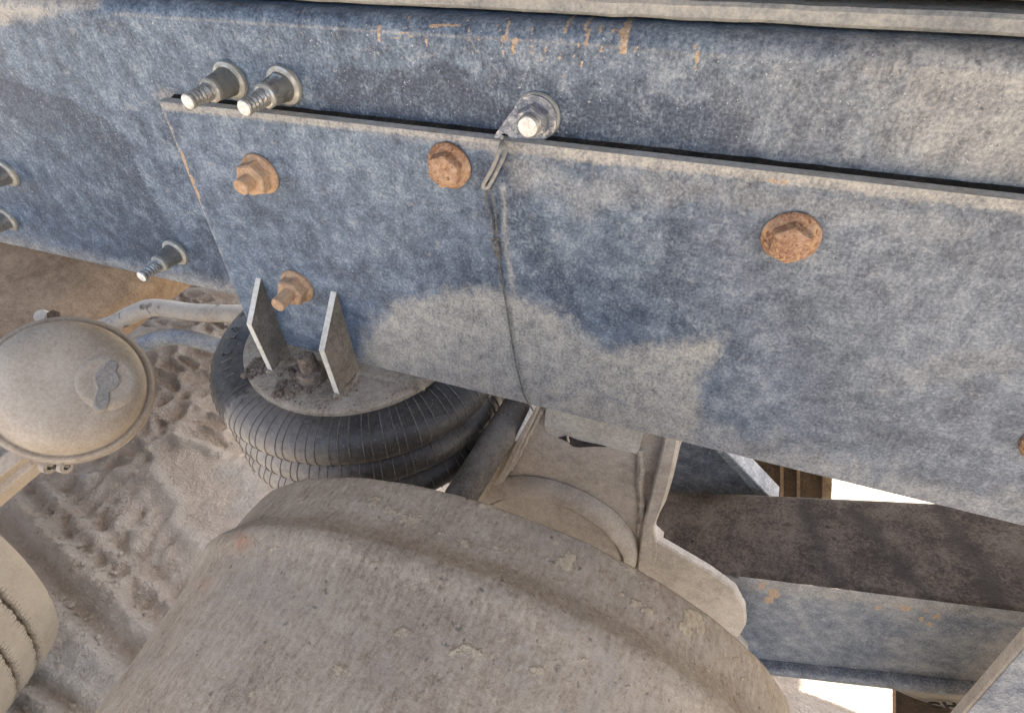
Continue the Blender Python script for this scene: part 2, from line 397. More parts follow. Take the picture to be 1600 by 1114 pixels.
P2 = pr(V); vis = (V[:, 0] > -1.42) & (V[:, 0] < .45) & (V[:, 1] < YR + .04)
mk = np.zeros((len(V), 3)); p = P2[vis]
w1 = wob(p, 60, 26, 1); w2 = wob(p, 14, 7, 2)
bl = [(-60, 88), (0, 118), (60, 138), (110, 155), (160, 182), (198, 212), (208, 240), (232, 292), (262, 345), (300, 400)]
dark = sm(sdf(p, bl + [(280, 420), (200, 410), (-60, 330)]) + w2 * .35, -1.5, 5) * (.30 + .70 * np.exp(-(seg_dist(p, bl) / 80) ** 1.5))
dark = np.maximum(dark, .8 * sm(20 - seg_dist(p, [(60, 210), (120, 265), (165, 300)]) + w1 * .6 + w2, -6, 22))
dark = np.maximum(dark, .8 * sm(sdf(p, [(300, 330), (345, 345), (385, 470), (320, 455), (300, 400)]) + w1 + w2, -8, 16))
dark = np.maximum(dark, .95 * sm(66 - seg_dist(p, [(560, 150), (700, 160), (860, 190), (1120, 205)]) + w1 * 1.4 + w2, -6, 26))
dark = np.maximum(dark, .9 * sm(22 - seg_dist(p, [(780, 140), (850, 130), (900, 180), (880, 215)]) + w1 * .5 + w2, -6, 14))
dust = sm(sdf(p, [(-80, -60), (190, -60), (150, 12), (90, 22), (20, 45), (-80, 60)]) + w1 * .5, -8, 18) * .9
dust = np.maximum(dust, .95 * sm(p[:, 0] + w1 * 3 - 1330 + .25 * (240 - p[:, 1]), -60, 170) * .6)
dust = np.maximum(dust, .18 * sm(p[:, 0] + w1 * 2 - 1050, 0, 200))
dust = np.maximum(dust, .7 * sm(26 - np.abs(p[:, 1] - (395 + .215 * (p[:, 0] - 60))) + w2, 0, 26) * (p[:, 0] < 380))
dust = np.maximum(dust, .5 * sm(14 - seg_dist(p, [(250, 148), (600, 196), (1100, 244), (1600, 300)]) + w2, 0, 14))
dust = np.maximum(dust, .40 * sm(2.2 - seg_dist(p, [(180, 22), (550, 47), (850, 67), (1100, 85), (1600, 118)]) + w2 * .15, -1.5, 1.5))  # highlight along the rail's bend, painted through the dust mark
rust = np.zeros(len(p))
for (a, b, wd, s) in [((640, 26), (636, 44), 1.8, .9), ((660, 88), (664, 104), 1.5, .8), ((776, 34), (788, 66), 1.6, .8), ((858, 62), (846, 96), 1.5, .8), ((874, 86), (880, 120), 1.5, .8), ((1000, 62), (992, 84), 1.5, .8), ((912, 90), (906, 112), 1.4, .8), ((1104, 60), (1100, 84), 1.5, .8), ((730, 56), (738, 84), 1.6, .8), ((615, 60), (632, 62), 1.5, .7), ((1087, 100), (1088, 134), 1.5, .8), ((940, 78), (944, 92), 2, .8), ((593, 40), (592, 66), 3, 1), ((672, 41), (717, 40), 2.6, 1), ((731, 32), (733, 48), 2.4, .8), ((625, 50), (645, 58), 1.8, .6), ((664, 58), (668, 76), 2, .6), ((795, 30), (792, 62), 3, .8), ((805, 62), (803, 84), 3.4, 1), ((832, 44), (830, 84), 1.8, .5), ((890, 30), (882, 50), 3.4, 1), ((882, 50), (874, 66), 1.7, .6), ((918, 32), (916, 70), 3.8, 1), ((905, 66), (898, 90), 1.8, .6), ((940, 40), (938, 76), 2.2, .5), ((958, 35), (950, 74), 1.9, .6), ((980, 32), (975, 82), 6, 1), ((966, 48), (976, 62), 4, .9), ((1063, 66), (1060, 94), 2.4, 1), ((1088, 72), (1090, 98), 3, 1), ((1082, 70), (1088, 82), 2, .8), ((592, 66), (596, 96), 1.6, .4), ((787, 60), (786, 90), 1.6, .5), ((746, 54), (752, 80), 1.4, .4), ((203, 104), (206, 106), 1.0, .8)]:
    rust = np.maximum(rust, max(s, .78) * sm(wd - seg_dist(p, [a, b]) + w2 * .22, -1.2, 1.6))
mk[vis, 0] = np.clip(dust, 0, 1); mk[vis, 1] = dark * (1 - .8 * np.clip(dust, 0, 1)); mk[vis, 2] = rust
# dents and scuffs in the web: gentle relief
web = vis & (np.abs(V[:, 1] - YR) < 1e-6)
V[web, 1] += np.array([mn.noise(Vector((x * 7, z * 9, 0))) for x, _, z in V[web]]) * .0008
o = obj('chassis_rail', V, F, 'rail', marks=mk, angle=50)
put(o, 'long dusty blue steel frame rail running across the whole picture behind the bolted plate', 'frame rail')

# ------------------------------------------------------------------ subframe and deck above the rail
t = thing('subframe', (-.2, .08, zt), 'pale dusty lipped subframe channel lying along the top of the blue rail under the deck', 'subframe')
A = at(1100, 34, y=.045); A0 = at(1100, 4, y=.045)
z0, z1 = A[2], A0[2]
def bar_x(y0, y1, z0, z1, x0, x1, bev=.002, n=40):
    pf = [(y0 + bev, z0), (y0, z0 + bev), (y0, z1 - bev), (y0 + bev, z1), (y1, z1), (y1, z0)]
    xx = np.linspace(x0, x1, n); V = [(x, y, z) for (y, z) in pf for x in xx]; m = len(pf)
    F = [[i * n + k, i * n + k + 1, ((i + 1) % m) * n + k + 1, ((i + 1) % m) * n + k] for i in range(m) for k in range(n - 1)]
    F += [[i * n for i in range(m)], [i * n + n - 1 for i in range(m)][::-1]]
    return np.array(V), F
v, f = bar_x(.045, .14, z0, z1, -3.2, 2.2, .003, 260); v = rough(v, .0012, 40)
obj('lower_lip', v, f, 'strip', t)
v, f = bar_x(.085, .13, z1 - .002, z1 + .05, -3.2, 2.2); obj('channel_web', v, f, 'brown_dark', t)
v, f = bar_x(.046, .14, z1 + .009, z1 + .03, -3.2, 2.2); obj('upper_lip', v, f, 'strip', t)
v, f = bar_x(-.60, .95, .45, .51, -1.3, 1.05, .01, 8); obj('unseen_deck', v, f, 'brown_dark', t)
v, f = bar_x(-.60, .34, .45, .51, 1.06, 3.4, .01, 8); obj('unseen_deck', v, f, 'brown_dark', t)  # unseen slab, cut narrow to let sun onto the ground at right
v, f = bar_x(-.25, 1.9, 1.10, 1.16, -4.6, -1.0, .01, 8); obj('unseen_deck', v, f, 'brown_dark', t)  # unseen slab added to shade the left ground, raised to admit more sky
v, f = bar_x(.10, .16, z1 + .051, .448, -3.2, 2.2, .003, 8); obj('longitudinal_beam', v, f, 'strip', t)

# ------------------------------------------------------------------ mounting plate with seat and ribs
ZS = -.653                    # top of the spring seat
SC = np.array([-.553, .088]); SR = .187
br = thing('spring_bracket', (-.2, 0, ZS), 'large blue steel plate bolted on the rail with two ribs and a round spring seat', 'bracket plate')
TL = at(248, 158, y=0); TR = at(1600, 315, y=0); BR = at(1600, 820, y=0); BL = at(383, 512, y=0)
zt_, zb_ = TL[2], BR[2] - .001
xb0, xb1 = at(374, 470, y=0)[0], 1.1
TLx = TL[0]
n1, n2 = 560, 170
u = np.concatenate([np.linspace(0, 1, n1)]); vv = np.linspace(0, 1, n2)
def plate_pt(a, b, y=0.0):      # a along, b down
    z = zt_ + (zb_ - zt_) * b
    xl = TLx + (xb0 - TLx) * min(1, (zt_ - z) / (zt_ - at(374, 470, y=0)[2]))
    return (xl + (xb1 - xl) * (a ** 1.25), y, z)
V = [plate_pt(a, b) for b in vv for a in u]
F = [[i * n1 + k, (i + 1) * n1 + k, (i + 1) * n1 + k + 1, i * n1 + k + 1] for i in range(n2 - 1) for k in range(n1 - 1)]
V = np.array(V); mk = np.zeros((len(V), 3)); p = pr(V)
w1 = wob(p, 60, 26, 5); w2 = wob(p, 13, 8, 6)
dust = sm(sdf(p, [(560, 560), (580, 505), (620, 472), (680, 458), (760, 452), (820, 462), (870, 486), (925, 524), (955, 545), (1010, 536), (1080, 530), (1132, 524), (1122, 560), (1095, 592), (1098, 640), (1090, 720), (560, 640)]) + w2 * 1.3 + w1 * .3, -13, 20)
dust = dust * .95
dust = np.maximum(dust, .85 * sm(16 - seg_dist(p, [(250, 165), (600, 203), (800, 229), (1100, 262), (1600, 322)]) + w2 * .8, -2, 10) * sm(p[:, 0], 500, 900))
dust = np.maximum(dust, .8 * sm(6 - seg_dist(p, [(250, 165), (600, 203), (1100, 262)]) + w2 * .3, -2, 3))
dust = np.maximum(dust, .75 * sm(3.5 - seg_dist(p, [(250, 165), (383, 500)]) + w2 * .3, -1, 2))
dust = np.maximum(dust, .5 * sm(60 - seg_dist(p, [(1050, 690), (1600, 815)]) + w1 + w2, -10, 50))
dust = np.maximum(dust, .55 * sm(4 - seg_dist(p, [(787, 290), (790, 380), (800, 440), (804, 462)]) + w2 * .3, -2, 3))
dust = np.maximum(dust, .30 * sm(34 - seg_dist(p, [(830, 270), (900, 300), (1150, 300), (1500, 360)]) + w1 + w2, -8, 30))
dust = np.maximum(dust, .3 * sm(50 - seg_dist(p, [(1380, 600), (1560, 560)]) + w1 * 1.5 + w2, -8, 50))
dust = np.maximum(dust, .14 * sm(p[:, 0] + w1 * 3, 900, 1400))
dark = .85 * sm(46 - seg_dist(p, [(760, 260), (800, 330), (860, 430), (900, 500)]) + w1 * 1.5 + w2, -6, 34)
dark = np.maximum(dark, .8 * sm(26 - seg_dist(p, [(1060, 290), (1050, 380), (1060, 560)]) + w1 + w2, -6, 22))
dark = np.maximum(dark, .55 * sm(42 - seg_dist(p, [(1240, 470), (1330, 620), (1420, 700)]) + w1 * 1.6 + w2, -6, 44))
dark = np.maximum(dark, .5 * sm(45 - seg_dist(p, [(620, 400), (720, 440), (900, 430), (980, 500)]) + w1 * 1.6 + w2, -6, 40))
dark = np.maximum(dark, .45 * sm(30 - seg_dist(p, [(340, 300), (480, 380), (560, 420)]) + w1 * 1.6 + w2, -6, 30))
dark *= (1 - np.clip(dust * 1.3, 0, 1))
rust = sm(2.6 - seg_dist(p, [(282, 240), (300, 285), (312, 310)]) + w2 * .4, -1.5, 1) * .9
rust = np.maximum(rust, .75 * sm(5 - seg_dist(p, [(1205, 282), (1228, 284)]) + w2 * .5, -2, 3))
mk[:, 0] = dust; mk[:, 1] = dark; mk[:, 2] = rust
V[:, 1] += np.array([mn.noise(Vector((x * 8, z * 8, 3))) for x, _, z in V]) * .0006
obj('mounting_plate', V, F, 'plate', br, marks=mk)
# the plate's thickness: top, left, bottom and right edges butted on behind the face
def edge_strip(pts, name='plate_edge', mat='edge', dy=.0120):
    P = np.array(pts, float); n = len(P); V = np.concatenate([P, P + np.array([0, dy, 0])])
    return V, [[i, i + 1, n + i + 1, n + i] for i in range(n - 1)]
face = V.reshape(n2, n1, 3)
obj('plate_edge', *edge_strip(face[0]), 'edge', br); 
ev, ef = join(edge_strip(face[:, 0]), edge_strip(face[-1]), edge_strip(face[:, -1])); obj('plate_edge', ev, ef, 'edge', br)

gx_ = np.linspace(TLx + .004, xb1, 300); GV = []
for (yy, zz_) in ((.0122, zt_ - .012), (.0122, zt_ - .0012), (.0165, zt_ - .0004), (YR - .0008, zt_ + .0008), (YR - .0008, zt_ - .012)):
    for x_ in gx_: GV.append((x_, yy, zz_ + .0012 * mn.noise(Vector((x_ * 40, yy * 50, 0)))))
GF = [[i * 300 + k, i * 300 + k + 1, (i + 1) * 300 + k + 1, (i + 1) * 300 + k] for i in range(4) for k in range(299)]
obj('gap_shade', GV, GF, 'grime_shade', br)  # dark strip put in for the shade behind the plate's top edge
# spring seat: round steel disc with a rolled edge
prof = [(0, 0), (.05, 0), (.11, 0), (.15, 0), (SR - .012, .0005), (SR - .004, -.001), (SR, -.005), (SR, -.012), (SR - .004, -.016), (.08, -.016)]
v, f = lathe(prof, (SC[0], SC[1], ZS), (0, 0, 1), 160)
obj('spring_seat', v, f, 'seat', br)
def rib(px_top, px_elb, px_bot, th=.0085, zt2=None):
    T = at(*px_top, y=0); x = T[0]; E = at(*px_elb, x=x); B = at(*px_bot, x=x)
    P = [(x, .0, T[2] + .004), (x, E[1], E[2]), (x, B[1], ZS), (x, .0, ZS)]
    return prism(P, (th, 0, 0), .0012), x, E, B
for pt, pe, pb in (((402, 437), (386, 506), (420, 578)), ((519, 458), (499, 546), (524, 615))):
    (v, f), x, E, B = rib(pt, pe, pb)
    r_ = obj('rib', v, f, 'ribside', br, smooth=False)
    # front edge of the rib, dust and caught light painted pale, 0.6 mm proud
    th = .0085; P = []
    T = at(*pt, y=0)
    pl = np.array([(0, T[2] + .004), (E[1], E[2]), (B[1], ZS + .001)])
    q = []
    for (yy, zz) in pl: q += [(x - .0005, yy - .0008, zz), (x + th + .0002, yy - .0008, zz)]
    obj('rib_edge', q, [[0, 1, 3, 2], [2, 3, 5, 4]], 'rib_edge', r_, smooth=False)
    v, f = weld([(x - .003, .001 , T[2]-.01), (x - .003, -.001, (T[2] + ZS) / 2), (x - .002, -.001, ZS + .01)], .004)
    obj('weld_bead', v, f, 'ribside', br)
    v, f = weld([(x + th, -.004, ZS), (x + th + .002, B[1] / 2, ZS), (x + th / 2, B[1] - .004, ZS), (x - .002, B[1] / 2, ZS + .001)], .0048)
    obj('weld_bead', v, f, 'seat', br)
v, f = weld([(-.405, -.001, ZS + .001), (-.39, -.002, ZS + .001), (-.378, -.001, ZS + .001)], .0045); obj('weld_bead', v, f, 'seat', br)
v, f = weld([(-.62, -.002, ZS + .001), (-.50, -.003, ZS + .001), (-.42, -.002, ZS + .001)], .004); obj('weld_bead', v, f, 'seat', br)

# ------------------------------------------------------------------ bolts
def bolt_geom(base_px, tip_px, yb):
    B = at(*base_px, y=yb); r = ray(*tip_px); a = np.array([0, -1., 0])
    # closest approach of the line B + a s to the ray CAM + r t
    w0 = B - CAM; rr = _n(r); b = a.dot(rr); s = (b * rr.dot(w0) - a.dot(w0)) / (1 - b * b)
    return B, abs(s)
def thread(r, h0, h1, pitch=.0036, dep=.0010):
    P = []; h = h0; 
    while h < h1 - pitch * .5:
        P += [(r, h), (r, h + pitch * .25), (r - dep, h + pitch * .6), (r - dep, h + pitch * .75)]; h += pitch
    P += [(r, h1 - .0015), (r - .0012, h1)]
    return P
G1 = 'zinc lock bolts standing out of the blue rail'
def lockbolt(base, tip, label, L=None, k=.80, chip=False):
    B, s = bolt_geom(base, tip, YR); L = L or s
    t = thing('lock_bolt', B, label, 'bolt', G1); AX_ = (0, -1, 0)
    v, f = lathe([(.020 * k, 0), (.0275 * k, .0), (.028 * k, .002), (.0268 * k, .0052), (.0235 * k, .0066), (.021 * k, .0072), (.018 * k, .0075)], B, AX_, 48)
    v = rough(v, .0006, 120); obj('flange', v, f, 'zinc_white', t)
    c0 = .0072; c1 = L * .50
    def fn(r, h, tt):
        if chip and .35 * c1 < h < .95 * c1 and 1.0 < tt < 2.0: return r * (.80 + .15 * math.sin(h * 900)), h
        return r, h
    v, f = lathe([(.0205 * k, c0)] + [(k * (.0200 - .0040 * q), c0 + (c1 - c0) * q) for q in np.linspace(.05, .92, 12)] + [(.0142 * k, c1 - .001), (.0125 * k, c1)], B, AX_, 48, fn=fn)
    v = rough(v, .0007, 110, 4); obj('collar', v, f, 'zinc_dark', t, angle=25)
    v, f = lathe([(.0135 * k, c1 - .004), (.0165 * k, c1 - .0035), (.0168 * k, c1 + .001), (.0145 * k, c1 + .003), (.0115 * k, c1 + .0035)], B, AX_, 40)
    obj('collar_lip', v, f, 'zinc_white', t)
    v, f = lathe([(.0117 * k, c1)] + thread(.0122 * k, c1 + .002, c1 + (L - c1) * .40, .0058, .0020) + thread(.0110 * k, c1 + (L - c1) * .42, L, .0058, .0020), B, AX_, 36)
    pin = obj('threaded_pin', v, f, 'zinc', t, angle=20)
    v, f = lathe([(.0001, L + .0012), (.0080 * k, L + .0010), (.0098 * k, L + .0002)], B, AX_, 28); obj('pin_end', v, f, 'bright', pin)
lockbolt((362, 125), (296, 164), 'zinc lock bolt with whole collar, left one of the pair above the plate corner')
lockbolt((446, 133), (384, 174), 'zinc lock bolt with chipped collar, right one of the pair above the plate corner', chip=True)
lockbolt((276, 393), (225, 437), 'zinc lock bolt near the lower edge of the rail, left of the plate')
lockbolt((12, 270), (-45, 308), 'upper zinc lock bolt cut off by the left picture edge')
lockbolt((12, 341), (-45, 384), 'lower zinc lock bolt cut off by the left picture edge')

G2 = 'rusty flange bolts in the mounting plate'
def rusty(base, tip, label, head=False, k=1.0, rot=0, mat='rust'):
    B, s = bolt_geom(base, tip, 0.0); B[1] = -.0003; A_ = (0, -1, 0)
    t = thing('flange_bolt', B, label, 'bolt', G2)
    if head:
        v, f = lathe([(.0255 * k, 0), (.0268 * k, .0), (.0278 * k, .0015), (.0272 * k, .0038), (.0245 * k, .0052), (.020 * k, .0070)], B, A_, 56)
        v = rough(v, .0011, 70, 2); obj('flange', v, f, mat, t, angle=60)
        # hex head, slightly domed and corroded
        e1, e2, a = frame(A_); N = 60; V = []; Rn = [(1.0, .005), (1.0, .012), (.99, .0185), (.95, .0205), (.8, .0215), (.5, .0220), (.2, .0221), (.01, .0221)]
        for q, h in Rn:
            for i in range(N):
                tt = 2 * math.pi * i / N; rel = ((tt - rot) % (math.pi / 3)) - math.pi / 6
                rr = .0196 * k * math.cos(math.pi / 6) / math.cos(rel) * q * (1.07 if q > .96 else 1.07)
                V.append(B + (e1 * math.cos(tt) + e2 * math.sin(tt)) * rr + a * h * k)
        F = [[i * N + j, i * N + (j + 1) % N, (i + 1) * N + (j + 1) % N, (i + 1) * N + j] for i in range(len(Rn) - 1) for j in range(N)]
        obj('hex_head', rough(V, .0013, 90, 7), F, mat, t, angle=32)
    else:
        v, f = lathe([(.026 * k, 0), (.0285 * k, 0), (.029 * k, .002), (.028 * k, .0045), (.023 * k, .0062), (.019 * k, .0085)], B, A_, 48)
        v = rough(v, .0007, 90, 2); obj('flange', v, f, mat, t, angle=50)
        v, f = hexp(.0215, .006, .0230, B, A_, rot, .12); obj('hex_nut', v, f, mat, t, smooth=False)
        L = max(s, .034)
        v, f = lathe([(.0112 * k, .02)] + thread(.0112 * k, .0235, L, .0026, .0006) + [(.0001, L + .0002)], B, A_, 32)
        v = rough(v, .0004, 150); obj('threaded_stud', v, f, mat, t, angle=25)
rusty((408, 271), (374, 292), 'rusty flange nut with a short stud in the upper left of the plate', rot=.25, mat='rust_tan', k=.9)
rusty((466, 446), (433, 477), 'tan rusty flange nut with long stud between the two ribs', rot=.1, mat='rust_tan', k=.92)
rusty((703, 258), (695, 265), 'rusty orange hex bolt head just left of the thin wire loop', head=True, rot=.35, k=.92)
rusty((1236, 369), (1236, 382), 'large rusty hex bolt head alone on the right half of the plate', head=True, k=.94, rot=.55)
rusty((1646, 694), (1642, 708), 'rusty bolt head barely entering at the right picture edge', head=True, rot=.2)

# stud with the lug tag
B, L = bolt_geom((840, 181), (823, 198), YR)
t = thing('tag_bolt', B, 'shiny steel bolt with a round washer and bright white tip above the wire', 'bolt')
v, f = lathe([(.017, 0), (.0235, 0), (.0242, .002), (.0230, .0046), (.017, .0054)], B, (0, -1, 0), 48); obj('washer', rough(v, .0006, 90), f, 'zinc_white', t)
v, f = hexp(.0165, .0075, .021, B, (0, -1, 0), .5, .2); obj('hex_nut', v, f, 'steel_tag', t, smooth=False)
v, f = lathe([(.0115, .018)] + thread(.0112, .021, L, .0050, .0015), B, (0, -1, 0), 32); s_ = obj('threaded_stud', v, f, 'zinc', t, angle=20)
v, f = lathe([(.0001, L + .0014), (.007, L + .0012), (.0095, L + .0002)], B, (0, -1, 0), 28); obj('stud_end', v, f, MT['bright'], s_)
# tag: teardrop lug with a hole, lying on the washer and reaching over the plate edge
c2 = at(784, 222, y=-.002); c1 = B + np.array([0, -.0058, 0]); yy = c1[1] 
d = np.array([c2[0] - c1[0], c2[2] - c1[2]]); dl = np.linalg.norm(d); ang = math.atan2(d[1], d[0]); r1, r2 = .0222, .0100
out = []; al = math.acos((r1 - r2) / dl)
for q in np.linspace(al, 2 * math.pi - al, 40): out.append((c1[0] + r1 * math.cos(ang + q), c1[2] + r1 * math.sin(ang + q)))
for q in np.linspace(-al, al, 16): out.append((c2[0] + r2 * math.cos(ang + q), c2[2] + r2 * math.sin(ang + q)))
holes = [(c1[0], c1[2], .010), (c2[0], c2[2], .0052)]
import bmesh
def plate_holes(outline, holes, y, th, slope=0.0, y0=0):
    bm = bmesh.new(); es = []
    def loop(pts):
        vs = [bm.verts.new((a, y, b)) for a, b in pts]
        return [bm.edges.new((vs[i], vs[(i + 1) % len(vs)])) for i in range(len(vs))]
    es += loop(outline)
    for (a, b, r) in holes: es += loop([(a + r * math.cos(q), b + r * math.sin(q)) for q in np.linspace(0, 2 * math.pi, 20, endpoint=False)])
    bmesh.ops.triangle_fill(bm, edges=es, use_beauty=True)
    ret = bmesh.ops.extrude_face_region(bm, geom=bm.faces[:])
    for g in ret['geom']:
        if isinstance(g, bmesh.types.BMVert): g.co.y -= th
    bmesh.ops.recalc_face_normals(bm, faces=bm.faces[:])
    V = [tuple(v_.co) for v_ in bm.verts]; bm.verts.index_update(); F = [[v_.index for v_ in f_.verts] for f_ in bm.faces]; bm.free(); return np.array(V), F
v, f = plate_holes(out, holes, yy, .0022)
v[:, 1] += -.010 * np.clip(((v[:, 0] - c1[0]) * d[0] + (v[:, 2] - c1[2]) * d[1]) / dl ** 2, 0, 1.3)
o = obj('lug_tag', v, f, 'steel_tag', smooth=False)
put(o, 'teardrop steel lug with a wire hole, clamped under the shiny bolt', 'tag')
# wire: loop through the hole, crimp and one thin strand to the lower plate edge
yh = yy - .012
def W(px, py, y=-.003): return at(px, py, y=y)
h0 = at(784, 221, y=yh)
lp = catmull([W(783, 214, -.005), at(785, 219, y=yh - .006), at(780, 236, y=-.022), W(770, 262, -.014), W(755, 290, -.006), W(763, 292, -.004), W(778, 264, -.005), W(790, 236, -.007), W(786, 224, -.004)], 8)
t = thing('tie_wire', W(790, 450), 'thin grey wire looped through the lug and hanging down the plate to its lower edge', 'wire')
v, f = tube(lp, .0021, 8); obj('wire_loop', v, f, 'strip', t)
v, f = tube(catmull([W(756, 286), W(760, 315), W(768, 345), W(772, 375)], 6), .0013, 6); obj('strand', v, f, 'wire', t)
v, f = tube(catmull([W(764, 290), W(773, 320), W(775, 350), W(777, 376)], 6), .0010, 6); obj('strand', v, f, 'wire', t)
v, f = tube(catmull([W(778, 396), W(782, 430), W(790, 470), W(798, 520), (W(806, 566)), W(814, 600), W(821, 622), W(829, 634), W(833, 642, .002)], 8), .0014, 6); obj('strand', v, f, 'wire', t)
pc = [W(773, 374, -.004), W(775, 385, -.0045), W(779, 400, -.004)]
v, f = tube(catmull(pc, 8), [.0043 + .0009 * math.sin(i * 1.6) for i in range(17)], 10); obj('crimp_sleeve', v, f, 'wire', t)
v, f = tube(catmull([W(768, 377, -.006), W(771, 373, -.008), W(778, 374, -.008), W(782, 376, -.006)], 4), .0011, 6); obj('strand', v, f, 'wire', t)

# ------------------------------------------------------------------ air spring
AC = (SC[0] - .006, SC[1] + .022)
t = thing('air_spring', (AC[0], AC[1], -.90), 'black ribbed rubber air spring with three bulging folds under the round seat', 'air spring')
RO = .263; RT = .050; RV_ = .76; zc = [-.703, -.765, -.826]
prof = [(RO - .105, ZS - .014), (RO - .098, ZS - .0135)]
prof_s = []
for i, z in enumerate(zc):
    a0 = R_(128) if i == 0 else R_(56); a1 = R_(-56)
    for q in np.linspace(a0, a1, 26):
        rx = RO - RT + RT * math.cos(q) * (1 if q < R_(90) else 1.15); prof_s.append((rx - (.004 if i else 0), z + RT * RV_ * math.sin(q) * (.95 if i else 1)))
prof = [(.12, ZS - .018)] + prof_s + [(RO - .05, -.862), (RO - .06, -.90), (.1, -.90)]
v, f = lathe(prof, (AC[0], AC[1], 0), (0, 0, 1), 180)
a_ = np.arctan2(v[:, 1] - AC[1], v[:, 0] - AC[0]); zz = v[:, 2]
front = sm(np.cos(a_ - R_(-150)), -.15, .75)
low = sm(-.668 - zz, -.005, .045)
rad = np.hypot(v[:, 1] - AC[1], v[:, 0] - AC[0])
dst = np.clip(front * (.42 + .60 * low), 0, 1)
dst = np.where(zz < -.728, front * .95, dst)
dst = np.maximum(dst, .05)
mk = np.zeros((len(v), 3)); mk[:, 0] = np.where((np.abs(np.mod(a_, 2 * math.pi) - R_(200)) < R_(44)) & (zz > -.70), dst * .35, dst)
bel = obj('bellows', v, f, 'rubber', t, marks=mk, angle=60)
RV = []; RM = []
NR = 96
for k in range(NR):
    th = 2 * math.pi * k / NR + .02 * math.sin(k * 2.3) * .5
    if 25 < math.degrees(th) < 150: continue
    for i, z in enumerate(zc):
        st = R_(96) if i == 0 else R_(52)
        if i == 0 and 150 < math.degrees(th) < 238: st = R_(18)
        qs = np.linspace(st, R_(-56), 14); pts = []
        for q in qs:
            rx = RO - RT + (RT + .0006) * math.cos(q) - (.004 if i else 0); hh = z + (RT * RV_ + .0006) * math.sin(q) * (.95 if i else 1)
            tw = th + .010 * i + .02 * (q) * .3
            pts.append((AC[0] + rx * math.cos(tw), AC[1] + rx * math.sin(tw), hh))
        RV.append(tube(pts, .0008, 4))
v, f = join(*RV); mk = np.zeros((len(v), 3)); a_ = np.arctan2(v[:, 1] - AC[1], v[:, 0] - AC[0]); mk[:, 0] = sm(np.cos(a_ - R_(-128)), .2, .9) * .4
obj('mould_ribs', v, f, 'rubber_rib', bel, marks=mk, kind='stuff')
# raised lettering on the shoulder of the top fold
def ring_text(s, th0, dth, q, size):
    for i, ch in enumerate(s):
        if ch == ' ': continue
        cu = bpy.data.curves.new('lettering', 'FONT'); cu.body = ch; cu.size = size; cu.extrude = .0012; cu.align_x = 'CENTER'; cu.resolution_u = 3; cu.offset = -.0007
        tmp = bpy.data.objects.new('tmp', cu); COL.objects.link(tmp)
        dg = bpy.context.evaluated_depsgraph_get(); me = bpy.data.meshes.new_from_object(tmp.evaluated_get(dg)); bpy.data.objects.remove(tmp)
        th = th0 + dth * i; rx = RO - RT + RT * math.cos(q); hh = RT * RV_ * math.sin(q) + zc[0]
        er = np.array([math.cos(th), math.sin(th), 0]); et = np.array([-math.sin(th), math.cos(th), 0]); ez = np.array([0, 0, 1.])
        nrm = _n(er * math.cos(q) + ez * math.sin(q)); upv = _n(-er * math.sin(q) + ez * math.cos(q))
        base = np.array([AC[0], AC[1], 0]) + er * rx + ez * hh + nrm * .0006
        vs = np.array([vt.co[:] for vt in me.vertices]); fs = [list(p_.vertices) for p_ in me.polygons]; bpy.data.meshes.remove(me)
        if len(vs) == 0: continue
        W_ = base + np.outer(vs[:, 0], et) + np.outer(vs[:, 1] - size * .35, upv) + np.outer(vs[:, 2], nrm)
        LT.append((W_, fs))
LT = []
ring_text('1112-38 L7', R_(231), R_(-5.3), R_(76), .027)
if LT:
    for v, f in LT: obj('raised_letter', v, f, 'letter', bel, smooth=False)
v, f = lathe([(.02, -.90), (.17, -.90), (.175, -.905), (.175, -.925), (.02, -.93)], (AC[0], AC[1], 0), (0, 0, 1), 64); obj('base_piston', v, f, 'dark_tube', t)

# ------------------------------------------------------------------ mud on the seat, clogged stud
def clod(c, r, seed, flat=.6, n=14):
    V = []; F = []
    for i in range(n + 1):
        ph = math.pi * i / n
        for j in range(2 * n):
            a = 2 * math.pi * j / (2 * n); d = np.array([math.sin(ph) * math.cos(a), math.sin(ph) * math.sin(a), math.cos(ph) * flat])
            k = 1 + .45 * mn.fractal(Vector(d * 2.3) + Vector((seed, 0, 0)), .6, 2.1, 4)
            V.append(np.array(c) + d * r * k)
    for i in range(n):
        for j in range(2 * n): F.append([i * 2 * n + j, (i + 1) * 2 * n + j, (i + 1) * 2 * n + (j + 1) % (2 * n), i * 2 * n + (j + 1) % (2 * n)])
    return np.array(V), F
parts = []
def S_(px, py): return at(px, py, z=ZS)
for i in range(46):
    px, py = random.choice([(400, 585), (392, 575), (440, 600), (462, 590), (470, 575), (448, 585), (495, 603), (482, 608), (455, 610), (402, 570)])
    c = S_(px + random.gauss(0, 9), py + random.gauss(0, 7)); r = random.uniform(.0025, .0085)
    parts.append(clod(c + np.array([0, 0, r * .25]), r, i * 3.1))
for i in range(150):
    a = random.uniform(-2.9, -.2); rr = SR * math.sqrt(random.uniform(.2, .96)); x = SC[0] + rr * math.cos(a); y = SC[1] + rr * math.sin(a)
    if y < -.005: parts.append(clod((x, y, ZS), random.uniform(.0008, .0024), i * 1.7, n=4))
v, f = join(*parts)
o = obj('mud_crumbs', v, f, 'mud'); put(o, 'brown dried mud crumbs scattered over the round seat around the two ribs', 'mud', kind='stuff')
c = S_(487, 592) + np.array([0, .004, 0])
t = thing('seat_stud', c, 'mud caked stud and nut standing on the round seat between the ribs', 'bolt')
v, f = lathe([(.024, 0), (.024, .010), (.021, .018), (.0165, .02)], c, (0, 0, 1), 40); obj('hex_nut', rough(v, .0045, 60, 9), f, 'mud', t)
